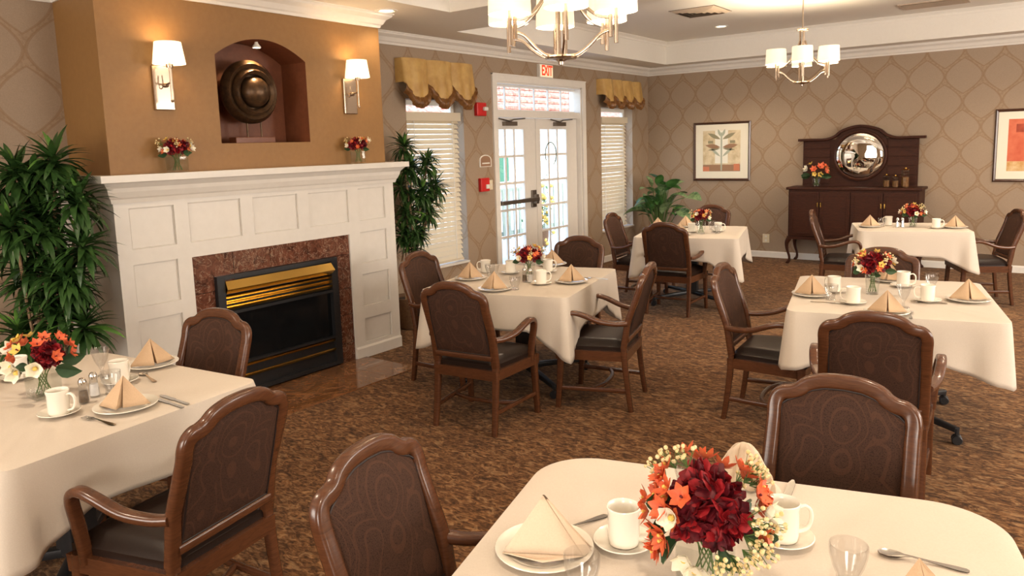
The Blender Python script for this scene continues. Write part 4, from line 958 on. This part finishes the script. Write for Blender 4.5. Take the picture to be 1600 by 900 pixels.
TB = [
 (-3.30, 1.28, 7, 1.15, 1.05, .06, .23, .09, 'left foreground table, nearest the fireplace'),
 (-3.215, 4.45, 13, 1.08, 1.18, .05, .23, .16, 'centre table between the mantelpiece and the glazed door'),
 (-3.263, 7.66, 15, 1.05, 1.15, .05, .23, .17, 'far left table in front of the corner plant'),
 (-.851, 4.99, 12, 1.09, 1.20, .06, .24, .09, 'right middle table'),
 (-.535, 1.475, 15, 1.22, 1.22, .17, .24, .10, 'foreground table at the bottom right'),
 (-1.348, 8.864, 17, 1.04, .84, .05, .25, .14, 'far right table in front of the sideboard'),
]
for i, (x, y, a, sx, sy, r, hg, dp, nm) in enumerate(TB):
    make_table(sx, sy, r, x, y, a, 'black pedestal under the cloth of the '+nm)
    cloth(sx, sy, r, hg, dp, x, y, a, 'ivory cloth on the '+nm, 10+i)

# ================================================================== TABLEWARE
ZC = .7665
def mk_plate():
    t = thing('dinner_plate', '', 'plate'); MB().lathe([(1e-4, .004), (.07, .004), (.078, .009), (.112, .019), (.116, .0195), (.117, .017), (.08, .004), (.068, 0), (1e-4, 0)], 40).build('dish', 'china', t)
    MB().lathe([(.084, .0125), (.088, .0140), (.091, .0150)], 40).build('rim_line', 'china', t); return t
def mk_mug():
    t = thing('coffee_mug', '', 'mug')
    MB().lathe([(1e-4, 0), (.030, 0), (.036, .004), (.0385, .02), (.0385, .082), (.041, .090), (.0415, .096), (.0395, .098), (.0365, .095), (.0345, .085), (.034, .012), (1e-4, .008)], 30).build('body', 'china', t)
    MB().sweep(cat([(.037, 0, .080), (.055, 0, .084), (.069, 0, .070), (.070, 0, .045), (.060, 0, .025), (.037, 0, .018)], 5), rrect(.008, .012, .0035, 3), (0, 1, 0)).build('handle', 'china', t); return t
def mk_saucer():
    o = MB().lathe([(1e-4, .003), (.032, .003), (.036, .006), (.066, .015), (.073, .019), (.075, .017), (.04, .002), (.034, 0), (1e-4, 0)], 36).build('saucer', 'china'); tag(o, '', 'saucer'); return o
def mk_tumbler(h=.115, s=1):
    o = MB().lathe([(1e-4, .012), (.024*s, .014), (.027*s, .03), (.038*s, .055), (.046*s, .085), (.0475*s, h-.008), (.0475*s, h), (.050*s, h+.001), (.0505*s, h-.010), (.049*s, .083), (.041*s, .053), (.030*s, .028), (.030*s, .006), (.034*s, 0), (1e-4, 0)], 28).build('water_glass', 'wglass'); tag(o, '', 'glass'); return o
def mk_goblet():
    o = MB().lathe([(1e-4, .05), (.012, .053), (.026, .08), (.038, .128), (.040, .13), (.028, .078), (.013, .048), (.007, .035), (.008, .012), (.030, .004), (.032, 0), (1e-4, 0)], 28).build('goblet', 'wglass'); tag(o, '', 'glass'); return o
def mk_shaker(kind):
    t = thing('%s_shaker' % kind, '', 'shaker'); MB().lathe([(1e-4, .002), (.018, .002), (.0205, .004), (.0175, .04), (.0145, .075), (.0145, .08), (.0138, .08), (.0165, .04), (.019, .006), (1e-4, .006)], 10).build('body', 'wglass', t, smooth=False)
    MB().lathe([(1e-4, .007), (.0182, .007), (.0155, .05 if kind == 'pepper' else .055), (1e-4, .051)], 10).build('contents', kind, t)
    MB().lathe([(.0152, .078), (.0165, .082), (.016, .092), (.011, .102), (1e-4, .106)], 14).build('cap', 'chrome', t); return t
def napkin(kind, seed=0):
    t = thing('folded_napkin', '', 'napkin'); rs = random.Random(seed); mb = MB()
    def tri(a, b, c, bow=.0, n=6):
        a, b, c = Vector(a), Vector(b), Vector(c); nn = (b-a).cross(c-a).normalized(); rows = []
        for i in range(n+1):
            u = i/n; l, r_ = a.lerp(b, u), a.lerp(c, u); rows.append([l.lerp(r_, j/n)+nn*bow*sin(pi*u)*sin(pi*j/n) for j in range(n+1)])
        mb.grid(rows)
    if kind == 'tent':      # pyramid with an open centre fold
        ap = (0, 0, .115); tri(ap, (-.098, -.012, 0), (-.004, -.070, 0), .006); tri(ap, (.012, -.050, .0), (.100, -.005, 0), -.006)
        tri(ap, (-.004, -.070, 0), (.006, -.012, .0), 0); tri(ap, (.006, -.012, 0), (.012, -.05, 0), 0)
        tri(ap, (-.098, -.012, 0), (0, .055, 0), .004); tri(ap, (0, .055, 0), (.100, -.005, 0), .004)
    if kind == 'wide':      # broad triangle with folded edge layers on the right
        ap = (.0, .01, .120); tri(ap, (-.100, -.03, .002), (.085, -.062, .002), .010)
        for k in range(3): tri((.0+.002*k, .012+.004*k, .121-.002*k), (.085+.004*k, -.060+.008*k, .002), (.108-.002*k, -.035+.012*k, .002), .003)
        tri(ap, (-.100, -.03, .002), (-.02, .07, .002), .004); tri(ap, (-.02, .07, .002), (.11, -.02, .002), .004)
        tri((-.10, -.03, .003), (.085, -.062, .003), (-.01, -.085, .006), .006)
    if kind == 'fan':       # upright rounded fan with pleats
        rows = []
        for j in range(9):
            v = j/8; row = []
            for i in range(33):
                u = -1+i/16; wd = .085*(1-.35*v**2); h = .125*(1-.55*abs(u)**2.2)
                row.append((u*wd+.012*v, .014*(1-v*.6)*cos(u*9)+(1-u*u)*.03*(1-v), h*v))
            rows.append(row)
        mb.grid(rows); mb.grid([[(p[0], -p[1]*.5+.05*(1-j/8)+.004, p[2]) for p in r_] for j, r_ in enumerate(rows)])
    o = mb.build('folded_linen', 'napkin2' if kind in ('wide', 'fan') else 'napkin', t)
    s = o.modifiers.new('thickness', 'SOLIDIFY'); s.thickness = .0022; return t
def cutlery(kind):
    m = MB()
    def flat(pts, z=.003, th=.0016):
        rows = [[(x, -w_, z+dz), (x, 0, z+dz-c_), (x, w_, z+dz)] for x, w_, dz, c_ in pts]; m.grid(rows); m.grid([[(a, b, c-th) for a, b, c in r_] for r_ in rows])
    hd = [(-.095, .003, 0, 0), (-.09, .0085, 0, 0), (-.07, .009, .001, 0), (-.02, .004, .004, 0), (.02, .003, .007, 0)]
    if kind == 'spoon': flat(hd+[(.035, .006, .006, 0), (.05, .016, .005, .003), (.068, .019, .004, .005), (.085, .013, .004, .003), (.09, .004, .005, 0)])
    if kind == 'fork':
        flat(hd+[(.035, .007, .006, 0), (.048, .012, .004, .002), (.06, .0125, .003, .002)])
        for k in range(4): m.boxm(Matrix.Translation((.077, -.010+k*.0067, .0045)), .036, .0032, .002)
    if kind == 'knife': flat([(-.11, .004, 0, 0), (-.105, .008, 0, 0), (-.02, .007, 0, 0), (-.015, .005, 0, 0), (.0, .010, 0, 0), (.08, .010, 0, 0), (.105, .003, 0, 0)])
    o = m.build(kind, 'chrome'); tag(o, '', 'cutlery'); return o
PROTO = {}
def put(kind, x, y, rz, label, z=ZC, group=None, sc=1):
    mk = dict(plate=mk_plate, mug=mk_mug, saucer=mk_saucer, glass=mk_tumbler, goblet=mk_goblet, pepper=lambda: mk_shaker('pepper'), salt=lambda: mk_shaker('salt'), tent=lambda: napkin('tent'), wide=lambda: napkin('wide'), fan=lambda: napkin('fan'), spoon=lambda: cutlery('spoon'), fork=lambda: cutlery('fork'), knife=lambda: cutlery('knife'))
    if kind not in PROTO: o = PROTO[kind] = mk[kind]()
    else: o = dup(PROTO[kind], (0, 0, 0), 0, '')
    o.location = (x, y, z); o.rotation_euler = (0, 0, R(rz)); o['label'] = label
    g = dict(plate='dinner plates', mug='white coffee mugs', saucer='saucers', glass='water glasses', goblet='stemmed glasses', pepper='pepper shakers', salt='salt shakers', tent='folded napkins', wide='folded napkins', fan='folded napkins').get(kind, 'cutlery')
    o['group'] = g
    if sc != 1: o.scale = (sc,)*3
    return o
def setting(x, y, rz, where, nk='tent', sc=1.0, nrz=None, dx=0, dy=0, nz=.018):
    put('plate', x, y, rz, 'white plate under a napkin '+where, sc=sc)
    put(nk, x+dx, y+dy, nrz if nrz is not None else rz, 'folded tan napkin '+where, ZC+nz, sc=sc)
def cup(x, y, rz, where, sauc=True, **kw):
    if sauc: put('saucer', x, y, 0, 'saucer under the mug '+where); put('mug', x, y, rz, 'white mug '+where, ZC+.0035)
    else: put('mug', x, y, rz, 'white mug without a visible saucer '+where)
TA, TBn, TCn, TD, TE, TF = ('on the left foreground table', 'on the centre table by the fireplace', 'on the far left table', 'on the right middle table', 'on the bottom right foreground table', 'on the far right table by the sideboard')
def fl(x, y, z, label, R0, seed, k=1.0, spec=None, **kw): return arrangement((x, y, z), label, R0, spec or std_spec(random.Random(seed), k), seed, **kw)
# left foreground table
setting(-2.93, 1.364, 38, TA+', near side', sc=1.0)
setting(-3.425, 1.733, 20, TA+', near the fireplace chair', nrz=75)
setting(-3.74, 1.085, 60, TA+', at the left edge')
cup(-3.077, 1.181, 30, TA+', near front edge'); cup(-3.285, 1.515, 120, TA+', behind the shakers'); cup(-3.768, 1.299, 200, TA+', left of the flower vase')
put('goblet', -3.456, 1.519, 0, 'wide rimmed stemmed glass '+TA); put('glass', -3.181, 1.43, 0, 'low clear glass '+TA+' beside the salt shaker', sc=.8)
put('pepper', -3.143, 1.302, 0, 'pepper shaker with silver cap, '+TA); put('salt', -3.19, 1.365, 0, 'salt shaker with silver cap, '+TA)
put('fork', -2.866, 1.23, 188, 'fork in front of the near plate '+TA); put('knife', -2.86, 1.52, 180, 'knife right of the near napkin '+TA+', farther of two'); put('knife', -2.84, 1.487, 180, 'knife right of the near napkin '+TA+', nearer of two')
put('spoon', -3.25, 1.62, 170, 'spoon beside the far mug '+TA)
fl(-3.388, 1.253, ZC, 'red, orange and cream flowers in a square vase '+TA, .135, 3, 1.1, vr=.052, vh=.10, spec=[('p', 30, 40, 1.0), ('d', 70, 50, 1.0), ('d', 10, 15, .95), ('p', 0, 60, .7), ('l', -35, 2, 1.7), ('l', -55, -4, 1.8), ('l', -72, 4, 1.7), ('l', 222, 22, 1.7), ('y', -100, 60, 1.3), ('y', -66, 35, 1.4), ('y', 200, 65, 1.3), ('y', -120, 55, 1.3), ('v', 20, -8, 1.6), ('v', 60, 0, 1.4), ('v', 200, -10, 1.0), ('v', -90, -15, 1)]+[('O', a, e, 1.1) for a, e in ((0, 60), (30, 45), (60, 30), (45, 10), (80, 50), (10, 20), (-30, 50), (240, 20), (210, 40), (225, 5), (250, 42), (180, 30), (235, 60), (100, 30), (140, 30))])
# centre table
setting(-3.553, 4.235, 30, TBn+', left'); setting(-3.127, 3.981, 25, TBn+', near side', nrz=15); setting(-2.812, 4.467, 35, TBn+', right'); setting(-3.359, 5.05, 40, TBn+', far side')
cup(-2.962, 4.307, 50, TBn+', nearest the right plate'); cup(-3.206, 4.754, 60, TBn+', right of the flowers'); cup(-3.432, 4.577, 100, TBn+', left of the flowers'); cup(-3.64, 4.53, 200, TBn+', farthest left', False)
put('glass', -3.015, 4.066, 0, 'clear glass '+TBn+', beside the near napkin'); put('glass', -3.509, 4.42, 0, 'clear glass '+TBn+', behind the near napkin'); put('goblet', -3.30, 4.20, 0, 'stemmed glass '+TBn+' between the left and near napkins')
put('pepper', -3.126, 4.335, 0, 'pepper shaker '+TBn); put('salt', -3.074, 4.333, 0, 'salt shaker '+TBn); put('fork', -2.73, 4.665, 190, 'fork right of the right plate '+TBn)
fl(-3.244, 4.56, ZC, 'dark red and yellow flowers '+TBn, .12, 8, 1.1, vase='round')
# far left table
setting(-3.70, 7.72, 30, TCn+', left'); setting(-3.252, 7.301, 15, TCn+', behind the near chair'); setting(-3.5, 8.02, 30, TCn+', far side')
cup(-3.00, 7.722, 20, TCn+', right of the vase'); cup(-3.23, 7.56, 120, TCn+', left of the vase'); put('glass', -3.147, 7.911, 0, 'clear glass '+TCn+' behind the vase'); put('glass', -2.95, 7.58, 0, 'clear glass '+TCn+', rightmost')
fl(-3.10, 7.50, ZC, 'rust and dark red flowers in a glass vase '+TCn, .11, 11, 1.05, vase='round', vr=.045, vh=.13)
# right middle table
setting(-1.25, 4.767, 20, TD+', left', nrz=12); setting(-.441, 5.014, 15, TD+', right'); setting(-.77, 4.46, 8, TD+', behind the near chair'); setting(-.938, 5.48, 12, TD+', far side', nrz=-20)
cup(-1.16, 4.94, 150, TD+', beside the left napkin'); cup(-.982, 4.641, 180, TD+', left of the near napkin'); cup(-.827, 5.306, 15, TD+', right of the flowers'); cup(-.632, 4.891, 190, TD+', nearest the right napkin')
put('glass', -1.12, 4.70, 0, 'clear glass '+TD+' in front of the left mug'); put('glass', -.674, 5.361, 0, 'clear glass '+TD+' at the back right'); put('goblet', -.72, 4.66, 0, 'stemmed glass '+TD+' right of the near napkin')
put('spoon', -.655, 4.47, 100, 'spoon '+TD+' next to the near napkin'); put('knife', -1.10, 4.60, 10, 'knife '+TD+' beside the left plate'); put('fork', -.62, 4.86, 195, 'fork '+TD+' beside the right plate')
fl(-.947, 4.985, ZC, 'red, orange and white flowers '+TD, .125, 21, 1.15, vase='round', vr=.04, vh=.12)
# bottom right foreground table
setting(-.969, 1.394, 28, TE+', left', nk='wide', nrz=38, sc=1.02)
put('plate', -.17, 1.56, 0, 'white plate at the bottom edge '+TE); put('tent', -.20, 1.60, 40, 'folded cream napkin at the bottom edge '+TE, ZC+.018)
put('plate', -.69, 1.93, 0, 'white plate behind the flowers '+TE); put('fan', -.685, 1.92, 25, 'tall cream napkin folded as a fan '+TE, ZC+.014, sc=1.15)
cup(-.827, 1.53, 20, TE+', left of the flowers'); cup(-.516, 1.76, 38, TE+', right of the flowers')
put('glass', -.343, 1.655, 0, 'clear water glass with rounded bowl, right of the flowers '+TE); put('glass', -.806, 1.30, 0, 'clear water glass in front of the left plate '+TE); put('glass', -.80, 1.86, 0, 'clear glass behind the flowers '+TE)
put('spoon', -.225, 1.835, 188, 'spoon right of the rounded water glass '+TE); put('fork', -.965, 1.545, 250, 'fork tip showing behind the left napkin '+TE); put('knife', -.575, 2.0, 98, 'knife handle behind the right mug '+TE)
L_, R_, T_, N_ = 217, 37, 127, -53    # azimuths seen as left, right, away, near
SP = [('p', T_, 80, 1.0), ('p', N_, 55, 1.0), ('p', N_+40, 15, .85), ('d', R_, 35, 1.0), ('p', N_-50, 10, .85), ('d', L_, 45, 1.0), ('d', N_+10, -10, 1.0), ('d', T_, 60, 1.0)]
SP += [('o', a, e, 1.45) for a, e in ((L_-4, 28), (L_+10, 40), (L_+20, 14), (L_-20, 10), (R_-10, 26), (R_, 36), (L_+30, -14), (R_-30, -4), (N_+70, 14), (L_, 38), (L_-12, 50), (L_+5, 18), (L_+14, 26), (L_-6, 4), (L_+12, -8), (L_+26, 0), (L_+35, 12), (L_+22, -22), (L_+38, -10), (L_+8, -24), (T_, 42), (T_+14, 55), (T_-16, 52), (T_-34, 42), (R_-6, 4), (R_+4, 14), (R_-16, 16), (R_+8, -2), (R_-22, -16), (R_+20, 30))]
SP += [('b', a, e, 1.0) for a, e in ((L_-22, 52), (L_-34, 40), (L_-12, 66), (R_+22, 30), (R_+30, 20), (R_+8, 34), (R_+2, 42), (R_+4, 22), (N_+34, -4), (N_+44, -16), (N_+26, -16), (N_+52, 2), (N_+38, 12), (N_-4, -18), (N_+14, -22))]
SP += [('O', a, e, 1.1) for a, e in ((L_-10, 45), (R_+6, 50), (N_+50, 30), (N_-40, 35), (L_+25, 22))]
SP += [('l', a, e, 1.25) for a, e in ((N_-30, -28), (N_-42, -22), (N_+58, 12), (N_+66, 4), (R_+14, 16), (L_+40, 14), (N_-20, -36), (R_+2, 8))]
SP += [('v', a, e, 1.2) for a, e in ((L_+6, 22), (L_+16, -4), (R_-26, -8), (N_+62, -6), (R_+30, 0), (N_+10, -20), (T_, 10), (L_+30, -20))]
arrangement((-.60, 1.485, ZC), 'large crimson, orange and cream flower arrangement '+TE, .145, SP, 5, vr=.05, vh=.10, hz=.165)
# far right table
setting(-1.70, 8.70, 20, TF+', left'); setting(-.93, 8.90, 15, TF+', right')
cup(-1.56, 8.93, 150, TF+', left', False); cup(-1.088, 8.80, 20, TF+', right'); put('glass', -1.60, 8.80, 0, 'clear glass '+TF+', left of the mug'); put('glass', -1.10, 8.99, 0, 'clear glass '+TF+', right')
put('salt', -1.44, 8.75, 0, 'white salt shaker '+TF); put('pepper', -1.40, 8.79, 0, 'pepper shaker '+TF)
fl(-1.316, 8.879, ZC, 'dark red and yellow flowers '+TF, .12, 31, 1.15, vase='round', vr=.04, vh=.10)
# mantel and sideboard
fl(-4.70, 2.672, 1.636, 'red and cream flowers in a glass vase on the left end of the mantel', .105, 41, 1.0, rz=R(22), vase='cube', vr=.05, vh=.10)
fl(-4.70, 4.235, 1.636, 'red and orange flowers in a glass vase on the right end of the mantel', .10, 47, .95, rz=R(15), vase='cube', vr=.045, vh=.10)
fl(-2.80, 10.78, 1.067, 'orange, yellow and white flowers in a glass vase on the sideboard', .16, 52, 1.5, vase='round', vr=.055, vh=.12, spec=[('O', 40, 30, 2), ('O', 0, 45, 2.2), ('O', -60, 40, 2.2), ('O', -90, 30, 2.0), ('O', -20, 20, 2), ('l', 200, 25, 2), ('l', 220, 30, 2), ('y', 180, 55, 2), ('y', 10, 15, 2), ('y', -60, -5, 2), ('y', -80, 0, 1.8), ('y', 30, 50, 2)]+[('v', a, -8, 1.8) for a in (180, 200, 230, 0, -30, 260, -60)]+[('d', 150, 60, .6)])
def jar(x, y, h, r_, lab, s=8):
    t = thing('glass_jar', lab, 'jar', (x, y, 1.0665), R(20), 'glass jars on the sideboard')
    MB().lathe([(1e-4, .004), (r_*.92, .004), (r_*.92, h*.86), (r_*.7, h*.93), (r_*.75, h*.93), (r_, h*.86), (r_, 0), (1e-4, 0)], s).build('body', 'vase', t, smooth=False)
    MB().lathe([(1e-4, .006), (r_*.86, .006), (r_*.86, h*.55), (1e-4, h*.55)], s).build('contents', 'bronzesilk', t, smooth=False)
    MB().lathe([(r_*.8, h*.93), (r_*.85, h*.96), (r_*.3, h), (r_*.25, h*1.05), (1e-4, h*1.07)], 14).build('lid', 'brass', t)
jar(-1.92, 10.75, .16, .045, 'short glass jar with brass lid on the sideboard, left of three'); jar(-1.81, 10.73, .15, .04, 'middle glass jar with brass lid on the sideboard'); jar(-1.70, 10.75, .24, .05, 'tall glass jar with brass lid on the sideboard, right of three')

# protos that were never placed cannot exist: every PROTO is itself placed. windows behind the camera (frames of the daylight openings; the last frames an added light)
for k, (x, y, a) in enumerate(((1.2, YN+.02, 0), (-3.2, YN+.02, 0), (XR-.02, 3.6, 90), (XR-.02, 7.4, 90))):
    m = MB(); w_ = 1.35 if x != -3.2 else 1.05
    for p in ((-w_, w_, 2.5, 2.58), (-w_, w_, .72, .80), (-w_, -w_+.07, .8, 2.5), (w_-.07, w_, .8, 2.5)): m.box(p[0], p[1], -.02, .02, p[2], p[3])
    o = struct(m.build('window_%d' % (k+3), 'trim', None, False, (x, y, 0), (0, 0, R(a))))
